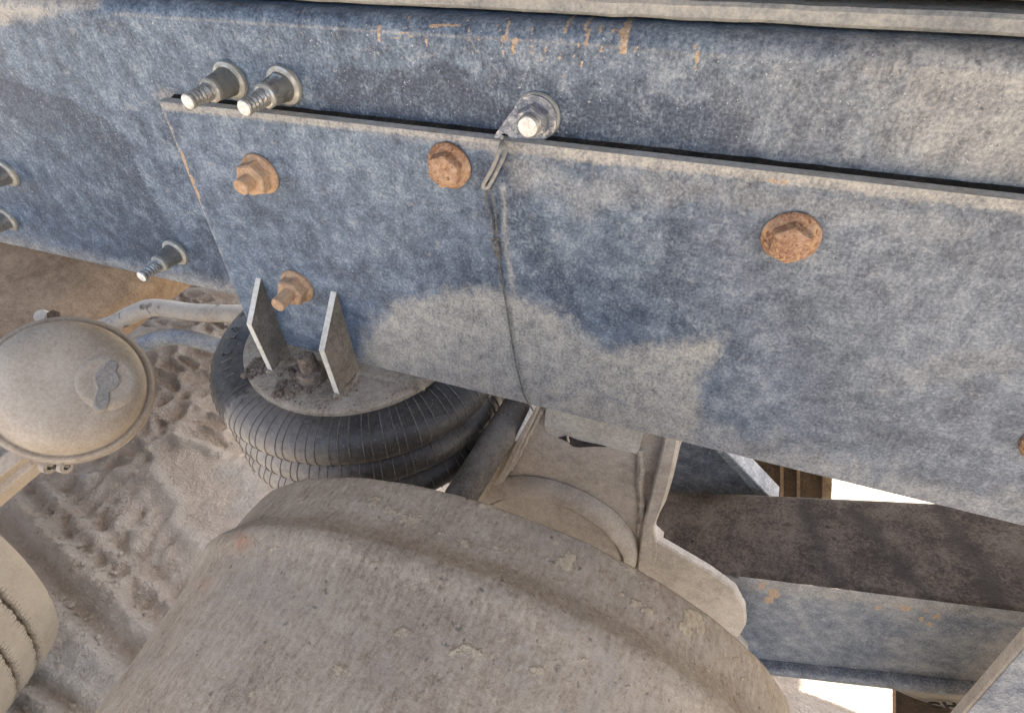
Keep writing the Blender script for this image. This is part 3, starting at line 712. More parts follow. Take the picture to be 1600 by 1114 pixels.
v, f = lathe([(.0155, .012), (.0145, .028), (.0135, .040), (.011, .047), (.0005, .049)], c, (0, 0, 1), 32); obj('stud', rough(v, .003, 75, 5), f, 'mud', t)

# ------------------------------------------------------------------ brake drum
DCn = np.array([-.1739, -.25, -.8431]); el = -.0337; az = .0139
DA = np.array([math.sin(az) * math.cos(el), -math.cos(az) * math.cos(el), math.sin(el)])
pf = [(.335, .004), (.358, .0), (.3655, .003), (.3672, .010), (.3690, .022), (.3705, .034), (.3708, .046), (.3735, .057), (.3795, .0675), (.3843, .0755), (.3852, .082), (.3842, .089), (.3815, .096), (.3790, .105), (.3775, .118), (.3765, .135), (.3757, .16)]
pf2 = [pf[0], pf[1], pf[2]]
for a, b in zip(pf[2:-1], pf[3:]):
    pf2 += [(a[0] + (b[0] - a[0]) * k / 3, a[1] + (b[1] - a[1]) * k / 3) for k in (1, 2, 3)]
for k in range(1, 40): pf2.append((.3757 - .0075 * k / 39, .16 + .27 * k / 39))
pf2 += [(.352, .445), (.25, .46), (.12, .46)]
seg = 420
v, f = lathe(pf2, DCn, DA, seg, fn=None)
p = pr(v); keep = (p[:, 0] > -200) & (p[:, 0] < 1800) & (p[:, 1] > 600) & (p[:, 1] < 1400) & (v[:, 2] > -.9)
mk = np.zeros((len(v), 3)); pk = p[keep]; ww = wob(pk, 16, 9, 3)
spots = [(885, 880, 18), (892, 870, 12), (990, 943, 10), (1012, 955, 11), (1082, 968, 22), (1075, 985, 14), (955, 890, 7), (530, 1050, 16), (548, 1058, 10), (730, 1015, 14), (745, 1020, 10), (838, 1046, 15), (630, 985, 10), (540, 1098, 8), (585, 782, 12), (610, 800, 10), (640, 812, 12), (690, 835, 9), (725, 850, 10), (1150, 1030, 7), (1160, 1060, 5), (800, 1020, 6), (760, 1035, 5), (700, 1070, 10), (610, 1050, 7), (1000, 955, 8), (720, 770, 8), (760, 790, 9)]
for _k in range(70): spots.append((random.uniform(380, 1180), random.uniform(780, 1100), random.uniform(2, 5)))
mv = np.zeros(len(pk))
for (a, b, r) in spots: mv = np.maximum(mv, sm(r - np.hypot(pk[:, 0] - a, (pk[:, 1] - b) * 1.2) + ww, -3, 6))
mv = np.maximum(mv, .42 * sm(14 - seg_dist(pk, [(560, 770), (620, 800), (740, 850), (900, 885)]) + ww * 2, -4, 14))
mv = np.maximum(mv, .45 * sm(12 - seg_dist(pk, [(760, 783), (860, 815), (1000, 893)]) + ww * 2, -4, 12))
mk[keep, 0] = mv
mk[keep, 2] = np.maximum(sm(15 - np.hypot(pk[:, 0] - 378, pk[:, 1] - 848) + ww, -5, 10) * .8, sm(9 - np.hypot(pk[:, 0] - 318, pk[:, 1] - 912) + ww, -4, 6) * .5)
ctr = DCn + DA * .2
idx = np.where(keep)[0]
for q, i in enumerate(idx):
    x = v[i]; rd = x - DCn; rd = _n(rd - DA * rd.dot(DA))
    v[i] = x + rd * (mn.fractal(Vector(x * 26), .8, 2.1, 4) * .0011 + mk[i, 0] * .0009)
o = obj('brake_drum', v, f, 'drum', marks=mk, angle=60, origin=DCn)
put(o, 'huge sand coloured cast brake drum filling the foreground with rough dusty skin', 'brake drum')

# ------------------------------------------------------------------ brake chamber (left)
ax_cam = _n(np.array([.52, -.17, -.84])); CA = AX @ ax_cam; CA = _n(CA)
C0 = at(108, 606, d=1.0)
t = thing('brake_chamber', C0 - CA * .08, 'round tan dusty brake chamber with a grey keyhole plug on its domed face', 'brake chamber')
RB = .122
upc = AX @ np.array([.0, -1., 0])
pf = [(.0001, .073), (.03, .0725), (.05, .071), (.065, .0685), (.08, .0635), (.092, .056), (.101, .045), (.106, .032), (.1085, .018), (.1095, .006), (.1102, .001), (.1118, .0), (.1135, .002), (.116, .003), (.1185, .0025), (.1205, .0), (.121, -.006), (.1195, -.010)]
v, f = lathe(pf, C0, CA, 120, up=upc); cov = obj('dome_cover', v, f, 'chamber', t, angle=60)
pf = [(.1185, -.010), (.1235, -.013), (.124, -.034), (.1215, -.038), (.1165, -.040)]
v, f = lathe(pf, C0, CA, 120, up=upc); cl = obj('clamp_band', v, f, 'chamber', t)
pf = [(.116, -.030), (.118, -.052), (.112, -.075), (.10, -.095), (.08, -.105), (.0001, -.107)]
v, f = lathe(pf, C0, CA, 90, up=upc); obj('rear_housing', v, f, 'brown', t)
# keyhole plug, outline in the plane of the cover; it sits on a low round boss off the centre
e1, e2, a = frame(CA, upc)
def on_cover(px, py, h):
    r = ray(px, py); c = C0 + CA * h; tt = (c - CAM).dot(CA) / r.dot(CA); return CAM + r * tt
kp = [(173, 562), (181, 565), (184, 573), (181, 580), (187, 590), (185, 601), (177, 609), (172, 612), (171, 622), (168, 634), (160, 640), (150, 638), (147, 631), (149, 620), (153, 607), (149, 598), (149, 588), (155, 578), (163, 573), (164, 566)]
BC = on_cover(165, 596, .0700)
v, f = lathe([(.0001, .0045), (.030, .0045), (.034, .0052), (.0385, .0042), (.043, .001), (.047, -.004)], BC, CA, 64, up=upc); obj('release_boss', v, f, 'chamber', cov, angle=60)
P = [on_cover(a_, b_, .0780) for a_, b_ in catmull([np.array(k_) for k_ in kp], 3)[:-1]]
v, f = prism(P, -CA * .010, .0012); obj('keyhole_plug', v, f, 'plug', cov, smooth=False)
P = [on_cover(168 + (a_ - 168) * 1.13, 601 + (b_ - 601) * 1.08, .0755) for a_, b_ in catmull([np.array(k_) for k_ in kp], 3)[:-1]]
v, f = prism(P, -CA * .010, .0008); obj('plug_rim', v, f, 'chamber', cov, smooth=False)
# clamp ears with their bolt
for dx in (74, 100):
    c = on_cover(dx, 729, -.022); rr = .0105
    v, f = lathe([(.0045, -.007), (rr, -.007), (rr, .007), (.0045, .007), (.0045, -.006)], c, AX @ _n(np.array([.85, .12, -.35])), 24, up=upc); ear = obj('clamp_ear', v, f, 'chamber', cl)
    P = [on_cover(dx - 8, 712, -.018), on_cover(dx + 8, 711, -.018), on_cover(dx + 8, 730, -.018), on_cover(dx - 8, 731, -.018)]
    v, f = prism(P, -CA * .012); obj('ear_neck', v, f, 'chamber', cl, smooth=False)
v, f = tube([on_cover(66, 731, -.022), on_cover(110, 727, -.022)], .0042, 10); obj('clamp_bolt', v, f, 'brown_dark', cl)

# ------------------------------------------------------------------ brown axle beam behind the chamber, fittings and pipes
def prism_dir(pts, dirv):  # polygon section pushed along a direction
    return prism(pts, dirv, 0)
xb = at(240, 458, z=-.86) + np.array([-.055, 0, 0])
cs = [(-.02, -.10), (0, -.02), (-.005, .0), (-.055, .045), (-.075, .055), (-.30, .11), (-.70, .19), (-1.3, .22), (-1.3, -.20), (-.30, -.22)]
y0b = at(172, 505, z=-.87)[1] - .03
P = []
for k in range(len(cs)):
    a = np.array(cs[k]); P.append(a)
sec = P
ys = np.linspace(y0b - .25, 1.6, 30); V = []; n = len(sec)
for y in ys:
    for s_ in sec: V.append((xb[0] + .0 + s_[0], y, -.86 + s_[1]))
F = [[i * n + k, i * n + (k + 1) % n, (i + 1) * n + (k + 1) % n, (i + 1) * n + k] for i in range(len(ys) - 1) for k in range(n)]
F += [list(range(n)), [(len(ys) - 1) * n + k for k in range(n)][::-1]]
V = rough(V, .004, 9)
o = obj('axle_beam', V, F, 'brown', angle=25); put(o, 'broad rust brown axle beam crossing under the rail behind the brake chamber', 'axle beam')
c = at(68, 496, d=1.22)
t = thing('hose_fitting', c, 'small pale round fitting on the brown axle beam just above the brake chamber', 'fitting')
v, f = lathe([(.0001, .012), (.012, .011), (.015, .004), (.016, -.03)], c, AX @ np.array([0, -.3, -.95]), 24); obj('cap', v, f, 'pipe', t)
v, f = hexp(.012, -.02, .006, at(84, 494, d=1.21), AX @ np.array([.5, -.3, -.8]), 0); obj('nut', v, f, 'brown_dark', t, smooth=False)
v, f = tube(catmull([at(150, 515, d=1.38), at(180, 505, d=1.37), at(205, 492, d=1.35), at(232, 482, d=1.33), at(258, 482, d=1.32), at(300, 488, d=1.31), at(350, 490, d=1.30), at(420, 492, d=1.30)], 8), .0195, 20)
mkp = None
o = obj('air_pipe', v, f, 'pipe'); put(o, 'upper cream pipe bending from the brown beam to the air spring', 'pipe')
v, f = tube(catmull([at(150, 560, d=1.34), at(205, 545, d=1.33), at(240, 532, d=1.32), at(275, 526, d=1.31), at(310, 532, d=1.30), at(350, 543, d=1.29), at(420, 560, d=1.29)], 8), .0175, 20)
o = obj('air_pipe', v, f, 'bluepipe'); put(o, 'lower pipe with worn blue paint reaching the air spring from the left', 'pipe')
# lower left arm behind the chamber
t = thing('slack_arm', at(0, 730, d=1.08), 'ridged tan steel arm entering at the left edge below the brake chamber', 'arm')
for q, (a, b) in enumerate((((-60, 760), (30, 690)), ((-60, 790), (42, 705)))):
    A_, B_ = at(*a, d=1.06 + q * .02), at(*b, d=1.10 + q * .02); up_ = AX @ np.array([.35, .8, 0]) * .034
    v, f = prism([A_, B_, B_ + up_, A_ + up_], AX @ np.array([0, 0, 1]) * .05, .003); obj('side_bar', v, f, 'chamber', t, smooth=False)

# ------------------------------------------------------------------ shock absorber
A_ = at(818, 622, d=1.02); B_ = at(716, 782, d=.98)
t = thing('shock_absorber', B_, 'dark shock absorber tube slanting between the air spring and the dusty casting', 'shock absorber')
dvec = _n(B_ - A_)
v, f = tube([A_ - dvec * .3, A_, A_ + (B_ - A_) * .5, B_, B_ + dvec * .25], .0265, 32); obj('outer_tube', v, f, 'dark_tube', t)
v, f = tube([B_ + dvec * .24, B_ + dvec * .26, B_ + dvec * .4], [.0265, .022, .022], 32); obj('lower_tube', v, f, 'dark_tube', t)

# ------------------------------------------------------------------ dusty casting (axle seat) under the plate
YC = .06
t = thing('hanger_casting', at(940, 800, y=YC), 'sand coated steel casting with a raised arch below the plate and behind the drum', 'casting')
def C_(px, py, y=YC): return at(px, py, y=y)
outl = [(836, 610), (1075, 665), (1062, 700), (1052, 745), (1040, 785), (1024, 815), (1021, 838), (1034, 850), (1022, 880), (1008, 920), (900, 980), (760, 860), (752, 772), (766, 748), (776, 738), (790, 712), (806, 690), (820, 655)]
v, f = prism([C_(*q) for q in outl], (0, .025, 0), .003)
# finely divided front face for relief
import mathutils
def filled(poly, y, step=6):
    xs_ = np.arange(min(q[0] for q in poly), max(q[0] for q in poly) + step, step); ys_ = np.arange(min(q[1] for q in poly), max(q[1] for q in poly) + step, step)
    return xs_, ys_
obj('web', v, f, 'casting', t, smooth=False)
def ribbon(px_pts, wpx, y0, th, name, mat='casting', par=t, bev=.003):
    L1 = [C_(a - w_ / 2, b, y0) for (a, b, w_) in px_pts]; L2 = [C_(a + w_ / 2, b, y0) for (a, b, w_) in px_pts]
    v, f = prism(L1 + L2[::-1], (0, th, 0), bev); return obj(name, rough(v, .0015, 40), f, mat, par, smooth=False)
ribbon([(1052, 655, 22), (1046, 700, 24), (1036, 745, 26), (1024, 790, 24), (1012, 826, 20), (1014, 860, 30), (1006, 905, 26)], 0, YC - .016, .0165, 'side_flange')
ribbon([(842, 625, 12), (826, 660, 14), (806, 700, 14), (790, 735, 14), (776, 760, 16)], 0, YC - .014, .0145, 'side_flange')
# arch rib and bushing
Cc = np.array([-.178, YC, -1.02]); 
def fitc(pts, y):
    Q = np.array([at(a, b, y=y) for a, b in pts])[:, [0, 2]]; A = np.c_[2 * Q, np.ones(len(Q))]; s_ = np.linalg.lstsq(A, (Q ** 2).sum(1), rcond=None)[0]
    return s_[:2], math.sqrt(s_[2] + s_[0] ** 2 + s_[1] ** 2)
co, ro = fitc([(798, 745), (836, 744), (884, 755), (925, 776), (959, 800), (989, 829)], YC - .002)
ci, ri = fitc([(782, 783), (815, 776), (856, 783), (897, 803), (939, 831), (966, 855), (975, 876)], YC - .026)
rmin = ri; NA = 140; V = []; LP = [(0, .002), (.03, .008), (.10, .014), (.22, .0185), (.40, .0225), (.6, .0255), (.8, .0275), (.93, .0275), (1, .024), (1.0, .001)]
for (q, h) in LP:
    for k_ in range(NA):
        th = 2 * math.pi * k_ / NA; po = co + ro * np.array([math.cos(th), math.sin(th)]); pi_ = ci + ri * np.array([math.cos(th), math.sin(th)])
        x_, z_ = po * (1 - q) + pi_ * q; V.append((x_, YC - h, z_))
F = [[i * NA + k_, i * NA + (k_ + 1) % NA, (i + 1) * NA + (k_ + 1) % NA, (i + 1) * NA + k_] for i in range(len(LP) - 1) for k_ in range(NA)]
obj('arch_rib', rough(V, .0014, 40), F, 'casting', t, angle=60)
cc_ = np.array([ci[0], YC, ci[1]])
v, f = lathe([(ri - .0050, .0), (ri - .0050, .015), (ri - .0080, .0195), (ri * .7, .0215), (.02, .021), (.0001, .021)], cc_, (0, -1, 0), 96); obj('bush_disc', v, f, 'casting', t, angle=50)
# loose plate patch with a peeled corner
pp = [(853, 636), (1006, 676), (996, 710), (940, 697), (900, 690), (872, 684), (856, 676), (850, 664)]
v, f = prism([C_(a, b, YC - .007) for a, b in pp], (0, .004, 0), .0008); obj('shim_plate', v, f, 'edge', t, smooth=False)
cr = [(872, 684), (886, 681), (905, 689), (935, 695), (948, 698), (925, 698), (905, 699), (896, 698), (886, 690)]
v, f = prism([C_(a, b, YC - .0085) for a, b in cr], (0, .001, 0)); obj('torn_gap_shade', v, f, 'bead', t, smooth=False)  # black patch standing in for the shade inside the tear
v, f = tube(catmull([C_(889, 690, YC - .011), C_(887, 682, YC - .013), C_(893, 677, YC - .011)], 5), .002, 6); obj('peeled_lip', v, f, 'casting', t)
v, f = weld([C_(1000, 700, YC - .002), C_(1002, 730, YC - .003), C_(1000, 760, YC - .002), C_(1004, 800, YC - .003), C_(1000, 835, YC - .002)], .006); obj('weld_bead', v, f, 'casting', t)
v, f = weld([C_(846, 640, YC - .003), C_(830, 670, YC - .003), C_(812, 705, YC - .003), C_(798, 732, YC - .003)], .005); obj('weld_bead', v, f, 'casting', t)
# white edge sliver at its left: sunlight on the flange edge, put into the colour
v, f = prism([C_(838, 634, YC - .018), C_(830, 634, YC - .018), C_(803, 688, YC - .018), C_(806, 690, YC - .018)], (0, .008, 0), .0008); obj('sunlit_edge', v, f, 'bright', t, smooth=False)

# support arm from casting down to the beam
t2 = thing('support_arm', at(1100, 940, y=.05), 'flat dusty arm sloping down to the right from the casting, with a rounded end', 'arm')
P = [(1020, 842), (1062, 866), (1108, 893), (1148, 922), (1164, 952), (1166, 975), (1158, 990), (1140, 1010), (1080, 990), (1000, 930), (1008, 880)]
v, f = prism([C_(a, b, .045) for a, b in P], (0, .014, 0), .003); obj('arm_plate', v, f, 'casting', t2, smooth=False)
c = at(1118, 1005, y=.045); 
v, f = lathe([(.060, -.01), (.062, .0), (.060, .010), (.052, .017), (.040, .019), (.0001, .020)], c, (0, -1, 0), 64); obj('arm_boss', v, f, 'casting', t2, angle=50)
v, f = lathe([(.0001, .0), (.012, -.001), (.013, -.006), (.0135, -.02)], at(1150, 985, y=.03), AX @ np.array([.2, -.3, -.9]), 20)

# ------------------------------------------------------------------ right hand beam
YF = .10
A_ = at(1000, 880, y=YF); B_ = at(1720, 970, y=YF); dirb = _n(B_ - A_)
nb = _n(np.cross(dirb, np.array([0, 1., 0])))
def on_top(px, py):
    r = ray(px, py); tt = (A_ - CAM).dot(nb) / r.dot(nb); return CAM + r * tt
yback = on_top(1250, 780)[1]
t = thing('trailing_beam', A_, 'heavy box beam at the right with dark top and pale grey blue side', 'beam')
ZD = A_[2] - at(1250, 1048, y=YF)[2] - (A_[2] - (A_ + dirb * ((at(1250, 1048, y=YF)[0] - A_[0]) / dirb[0]))[2])
dn = -nb if nb[2] > 0 else nb
_q1 = at(1177, 1030, y=YF) - A_; _q2 = at(1462, 1059, y=YF) - A_; hb = _q1.dot(dn)
l1_, l2_ = _q1.dot(dirb), _q2.dot(dirb); h1_, h2_ = _q1.dot(dn), _q2.dot(dn)
def hbl(h, l): return h if h < .0061 else h + ((h1_ + (h2_ - h1_) * (l - l1_) / (l2_ - l1_)) - hb) * min(1, h / hb)
n = 240; m = 40; Ls = np.linspace(-.05, 1.25, n)
top = []; 
pfy = [(YF + .001, .0035), (YF + .004, .001), (YF + .010, 0)] + [(YF + .01 + (yback - YF - .012) * k / m, 0) for k in range(1, m + 1)] + [(yback + .004, .004), (yback + .004, .08)]
yb1, yb2 = on_top(1050, 768), on_top(1470, 788)
def ybk(l):
    x = (A_ + dirb * l)[0]; return yb1[1] + (yb2[1] - yb1[1]) * (x - yb1[0]) / (yb2[0] - yb1[0])
def yrm(y, l): return YF + (y - YF) * (ybk(l) - YF) / (yback - YF) if y > YF + .01 else y
V = [A_ + dirb * l + np.array([0, yrm(y, l) - YF, 0]) + dn * h for (y, h) in pfy for l in Ls]
F = [[i * n + k, i * n + k + 1, (i + 1) * n + k + 1, (i + 1) * n + k] for i in range(len(pfy) - 1) for k in range(n - 1)]
V = np.array(V)
V += np.outer(np.array([mn.fractal(Vector(q * 60), .8, 2.1, 3) for q in V]) * .0009, -dn)
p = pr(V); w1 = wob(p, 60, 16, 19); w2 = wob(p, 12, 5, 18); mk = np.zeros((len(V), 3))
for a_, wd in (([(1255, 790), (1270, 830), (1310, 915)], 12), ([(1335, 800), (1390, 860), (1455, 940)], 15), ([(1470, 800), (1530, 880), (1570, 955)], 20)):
    mk[:, 0] = np.maximum(mk[:, 0], .8 * sm(wd - seg_dist(p, a_) + w1 + w2, -5, 16))  # darker diagonal streaks across the beam top
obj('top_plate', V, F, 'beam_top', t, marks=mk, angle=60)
pff = [(YF + .001, .0035), (YF, .006)] + [(YF, .006 + (hb - .012) * k / 70) for k in range(1, 71)] + [(YF + .004, hb - .003), (YF + .004, hb + .003), (YF - .012, hb + .006), (YF - .017, hb + .009), (YF - .018, hb + .014), (YF - .017, hb + .026), (YF - .012, hb + .029), (YF + .05, hb + .029)]
V = np.array([A_ + dirb * l + np.array([0, y - YF, 0]) + dn * hbl(h, l) for (y, h) in pff for l in Ls])
F = [[(i + 1) * n + k, (i + 1) * n + k + 1, i * n + k + 1, i * n + k] for i in range(len(pff) - 1) for k in range(n - 1)]
p = pr(V); w1 = wob(p, 60, 26, 9); w2 = wob(p, 12, 6, 8); mk = np.zeros((len(V), 3))
mk[:, 0] = np.maximum(.45 * sm(sdf(p, [(1490, 1060), (1620, 930), (1700, 930), (1700, 1200), (1480, 1100)]) + w2, -6, 12), .5 * sm(14 - seg_dist(p, [(1120, 905), (1600, 962)]) + w2, -4, 10))  # corner plate's shade and the top-edge highlight, painted through the dust mark
mk[:, 1] = np.maximum(.6 * sm(20 - seg_dist(p, [(1150, 910), (1165, 930), (1160, 960)]) + w2, -4, 12), .9 * sm(9 - seg_dist(p, [(1190, 1035), (1500, 1062)]) + w2 * .4, -4, 6))
rust = np.zeros(len(p))
for (a, b, r_) in [(1208, 925, 9), (1200, 938, 7), (1190, 915, 6), (1215, 930, 5), (1373, 948, 5), (1400, 948, 5), (1418, 950, 7), (1446, 954, 6), (1462, 964, 6), (1440, 968, 5), (1455, 973, 5)]:
    rust = np.maximum(rust, sm(r_ - np.hypot(p[:, 0] - a, (p[:, 1] - b) * 1.3) + w2 * .8, -3, 3))
mk[:, 2] = rust
obj('side_plate', V, F, 'beam_front', t, marks=mk, angle=60)
for (a, b, r_) in [(1232, 818, .007), (1255, 865, .005), (1062, 816, .004), (1083, 844, .004), (1295, 823, .004), (1085, 780, .005), (1150, 895, .006)]:
    v, f = lathe([(.0001, .003), (r_ * .6, .0025), (r_, 0), (r_ * 1.5, -.002)], on_top(a, b), -dn, 14); obj('weld_spatter', rough(v, .001, 200), f, 'beam_top', t)

# far gusset on the beam, brown frame member behind
yg = yback + .05
t = thing('crossmember_gusset', at(1120, 740, y=yg), 'dark blue triangular gusset with a pale sloping edge between casting and beam', 'gusset')
v, f = prism([at(1020, 680, y=yg), at(1118, 700, y=yg), at(1205, 775, y=yg), at(1205, 800, y=yg), at(1020, 800, y=yg)], (0, .01, 0)); obj('gusset_web', v, f, 'blue_far', t, smooth=False)
v, f = prism([at(1105, 690, y=yg - .02), at(1120, 690, y=yg - .02), at(1216, 790, y=yg - .02), at(1196, 790, y=yg - .02)], (0, .05, 0), .002); obj('gusset_flange', v, f, 'beam_front', t, smooth=False)
yq = yback + .35
t = thing('rear_frame_member', at(1210, 750, y=yq), 'dark brown steel member with a bolt hole seen through the gap below the plate', 'frame member')
v, f = prism([at(1090, 660, y=yq), at(1302, 700, y=yq), at(1297, 830, y=yq), at(1090, 830, y=yq)], (0, .08, 0), .002); obj('web', v, f, 'brown_dark', t, smooth=False)
for a in (1219, 1245):
    v, f = prism([at(a, 690, y=yq - .02), at(a + 5, 690, y=yq - .02), at(a + 5, 830, y=yq - .02), at(a, 830, y=yq - .02)], (0, .0205, 0)); obj('stiffener', v, f, 'brown', t, smooth=False)
v, f = prism([at(1286, 700, y=yq - .025), at(1303, 704, y=yq - .025), at(1297, 830, y=yq - .025), at(1282, 830, y=yq - .025)], (0, .0245, 0), .002); obj('rusty_edge', rough(v, .003, 80), f, 'brown', t, smooth=False)
v, f = lathe([(.0001, .002), (.010, .002), (.0105, .0)], at(1202, 753, y=yq), (0, -1, 0), 24); obj('bolt_hole_shade', v, f, 'bead', t)  # flat black disc painted for the shade of a hole

# diagonal plate at the lower right corner
yk = -.06
t = thing('corner_plate', at(1580, 1080, y=yk), 'pale blue grey plate with a brown cut edge, crossing the lower right corner', 'plate')
P = [(1342, 1295), (1494, 1125), (1604, 1002), (1690, 906), (2000, 1010), (1800, 1480)]
v, f = prism([at(a, b, y=yk) for a, b in P], (0, .018, 0), .002); obj('plate_body', v, f, 'casting', t, smooth=False)
n = 80
q = np.array([(1350, 1293), (1692, 911), (1994, 1013), (1798, 1474)])
G = np.array([[at(*((1 - a) * (1 - b) * q[0] + a * (1 - b) * q[1] + a * b * q[2] + (1 - a) * b * q[3]), y=yk - .0012) for a in np.linspace(0, 1, n)] for b in np.linspace(0, 1, n)]).reshape(-1, 3)
F = [[i * n + k, i * n + k + 1, (i + 1) * n + k + 1, (i + 1) * n + k] for i in range(n - 1) for k in range(n - 1)]
obj('painted_face', G, F, MT['beam_front'], t, marks=np.c_[np.full(len(G), .2), np.zeros(len(G)), np.zeros(len(G))])

# brown box and lettered tyre below the beam
yz = .135
t = thing('steel_box', at(1450, 1100, y=yz), 'brown steel box with its left edge coloured as if lit orange under the beam', 'box')
v, f = prism([at(1397, 1066, y=yz), at(1540, 1066, y=yz), at(1540, 1200, y=yz), at(1397, 1200, y=yz)], (0, .05, 0), .001); obj('box_side', v, f, 'brown_dark', t, smooth=False)
v, f = prism([at(1396, 1060, y=yz - .006), at(1400, 1060, y=yz - .006), at(1400, 1300, y=yz - .006), at(1396, 1300, y=yz - .006)], (0, .0055, 0)); obj('box_edge', v, f, 'rust_tan', t, smooth=False)  # orange light along the edge, put into its colour
tc = at(1508, 1044, y=.120); tr = np.linalg.norm(at(1440, 1102, y=.120) - tc)
t = thing('inner_tyre', tc, 'lettered tan tyre sidewall peeping out under the right end of the beam', 'tyre')
v, f = lathe([(tr * .5, .0), (tr * .85, -.004), (tr * .94, -.010), (tr * .97, -.02), (tr, -.035), (tr * 1.01, -.05), (tr * .99, -.07)], tc, (0, -1, 0), 120); obj('sidewall', v, f, 'tyre', t, angle=50)
v, f = lathe([(tr * .905, -.006), (tr * .915, -.002), (tr * .925, -.007)], tc, (0, -1, 0), 120); obj('bead_line', v, f, 'tyre', t)
for i, ch in enumerate('CH'):
    cu = bpy.data.curves.new('letter', 'FONT'); cu.body = ch; cu.size = .034; cu.extrude = .001; cu.offset = .0012; cu.align_x = 'CENTER'
    tmp = bpy.data.objects.new('tmp', cu); COL.objects.link(tmp); dg = bpy.context.evaluated_depsgraph_get(); me = bpy.data.meshes.new_from_object(tmp.evaluated_get(dg)); bpy.data.objects.remove(tmp)
    pc = at(1463 + i * 26, 1106 + i, y=.116); xr = _n(at(1490, 1106, y=.12) - at(1464, 1104, y=.12)); zr = np.cross(xr, np.array([0, 1., 0])); zr = zr if zr[2] > 0 else -zr
    vs = np.array([q_.co[:] for q_ in me.vertices]); fs = [list(q_.vertices) for q_ in me.polygons]; bpy.data.meshes.remove(me)
    obj('letter', pc + np.outer(vs[:, 0], xr) + np.outer(vs[:, 1], zr) + np.outer(vs[:, 2], [0, -1, 0]), fs, 'bead', t, smooth=False)

# ------------------------------------------------------------------ left tyre
TC = np.array([-1.775, -.475, -1.085]); az, el = .243, .069; TA = np.array([math.sin(az) * math.cos(el), -math.cos(az) * math.cos(el), math.sin(el)])
t = thing('front_tyre', TC, 'pale dusty tyre with jagged dark sipe grooves at the lower left corner', 'tyre')
gr = (.066, .126)
pf = [(.34, -.02), (.50, -.03), (.565, -.022), (.587, -.012), (.596, -.005), (.5995, .004), (.601, .012)]
hh = .016
while hh < .30:
    g = min(abs(hh - a) for a in gr); pf.append((.601 - (.014 * (g < .0050)), hh)); hh += .002
pf += [(.597, .31), (.585, .33), (.34, .34)]
def zig(r, h, tt):
    k = 0
    for a in gr:
        if abs(h - a) < .02: k = .0014 * math.sin(tt * 60) + .0012 * math.sin(tt * 171)
    return r, h + k
v, f = lathe(pf, TC, TA, 900, fn=zig); obj('carcass', v, f, 'tyre', t, angle=25)
E1, E2, _a = frame(TA); SP = []
for gy in gr:
    for k in range(330):
        th = 2 * math.pi * k / 330 + random.uniform(-.002, .002); e = E1 * math.cos(th) + E2 * math.sin(th)
        kk = .0014 * math.sin(th * 60) + .0012 * math.sin(th * 171)
        for s_ in (-1, 1):
            b0 = TC + e * .6008 + TA * (gy + kk + s_ * .004); SP.append(tube([b0, b0 + TA * s_ * (.006 + .004 * random.random())], .0010, 4))
v, f = join(*SP); obj('sipes', v, f, 'tyre_groove', t, kind='stuff')
for gy in gr:
    v, f = lathe([(.586, gy - .009), (.589, gy - .006), (.589, gy + .006), (.586, gy + .009)], TC, TA, 500); obj('groove_floor', rough(v, .003, 60), f, 'tyre_groove', t)

# ------------------------------------------------------------------ ground
ZG = -1.62
def grow(a, step, lim):
    out = [a]; s_ = step
    while abs(out[-1]) < lim: s_ *= 1.25; out.append(out[-1] + math.copysign(s_, step) if step > 0 else out[-1] - abs(s_))
    return out[1:]
gxs = grow(-2.75, -.02, 60)[::-1] + list(np.arange(-2.75, -1.0, .0085)) + list(np.arange(-1.0, .9, .03)) + grow(.9, .04, 60)
gys = grow(-.85, -.02, 60)[::-1] + list(np.arange(-.85, 1.3, .0085)) + grow(1.3, .02, 60)
gxs = np.array(gxs); gys = np.array(gys)
X, Y = np.meshgrid(gxs, gys); XY = np.c_[X.ravel(), Y.ravel()]
H = np.zeros(len(XY)); mk = np.zeros((len(XY), 3))
near = (XY[:, 0] > -2.8) & (XY[:, 0] < 1.2) & (XY[:, 1] > -.9) & (XY[:, 1] < 1.6)
ni = np.where(near)[0]; Pn = XY[ni]
base = np.array([mn.fractal(Vector((x * 2.5, y * 2.5, 1)), .75, 2.1, 8) for x, y in Pn]) * .026
pp_ = pr(np.c_[Pn, np.full(len(Pn), ZG)]); infront = ((np.c_[Pn, np.full(len(Pn), ZG)] - CAM) @ AX)[:, 2] > .05
def L_(pts): return [at(a, b, z=ZG)[:2] for a, b in pts]
# churned ridges (dried slurry net) beyond the chamber
net = sm(sdf(Pn, L_([(180, 440), (380, 430), (380, 700), (300, 700), (230, 725), (150, 740), (100, 700), (120, 560)])), -.03, .06)
hn = np.zeros(len(Pn)); dk = np.zeros(len(Pn))
for i in np.where(net > 0)[0]:
    x, y = Pn[i]; wv = mn.noise_vector(Vector((x * 5, y * 5, 0))) * .05
    d_, pt = mn.voronoi(Vector(((x + wv[0]) * 7.2 + (y * 2.0), (y + wv[1]) * 13.5, 0)), distance_metric='DISTANCE', exponent=2.5)
    e = d_[1] - d_[0]; hn[i] = math.exp(-(e / .17) ** 2) - .35 * min(1, e); dk[i] = min(1, e * 1.3)
base += net * hn * .024
mk[ni, 1] = np.clip(net * dk * .35, 0, 1)  # hollows darkened in colour, imitating shade between the ridges
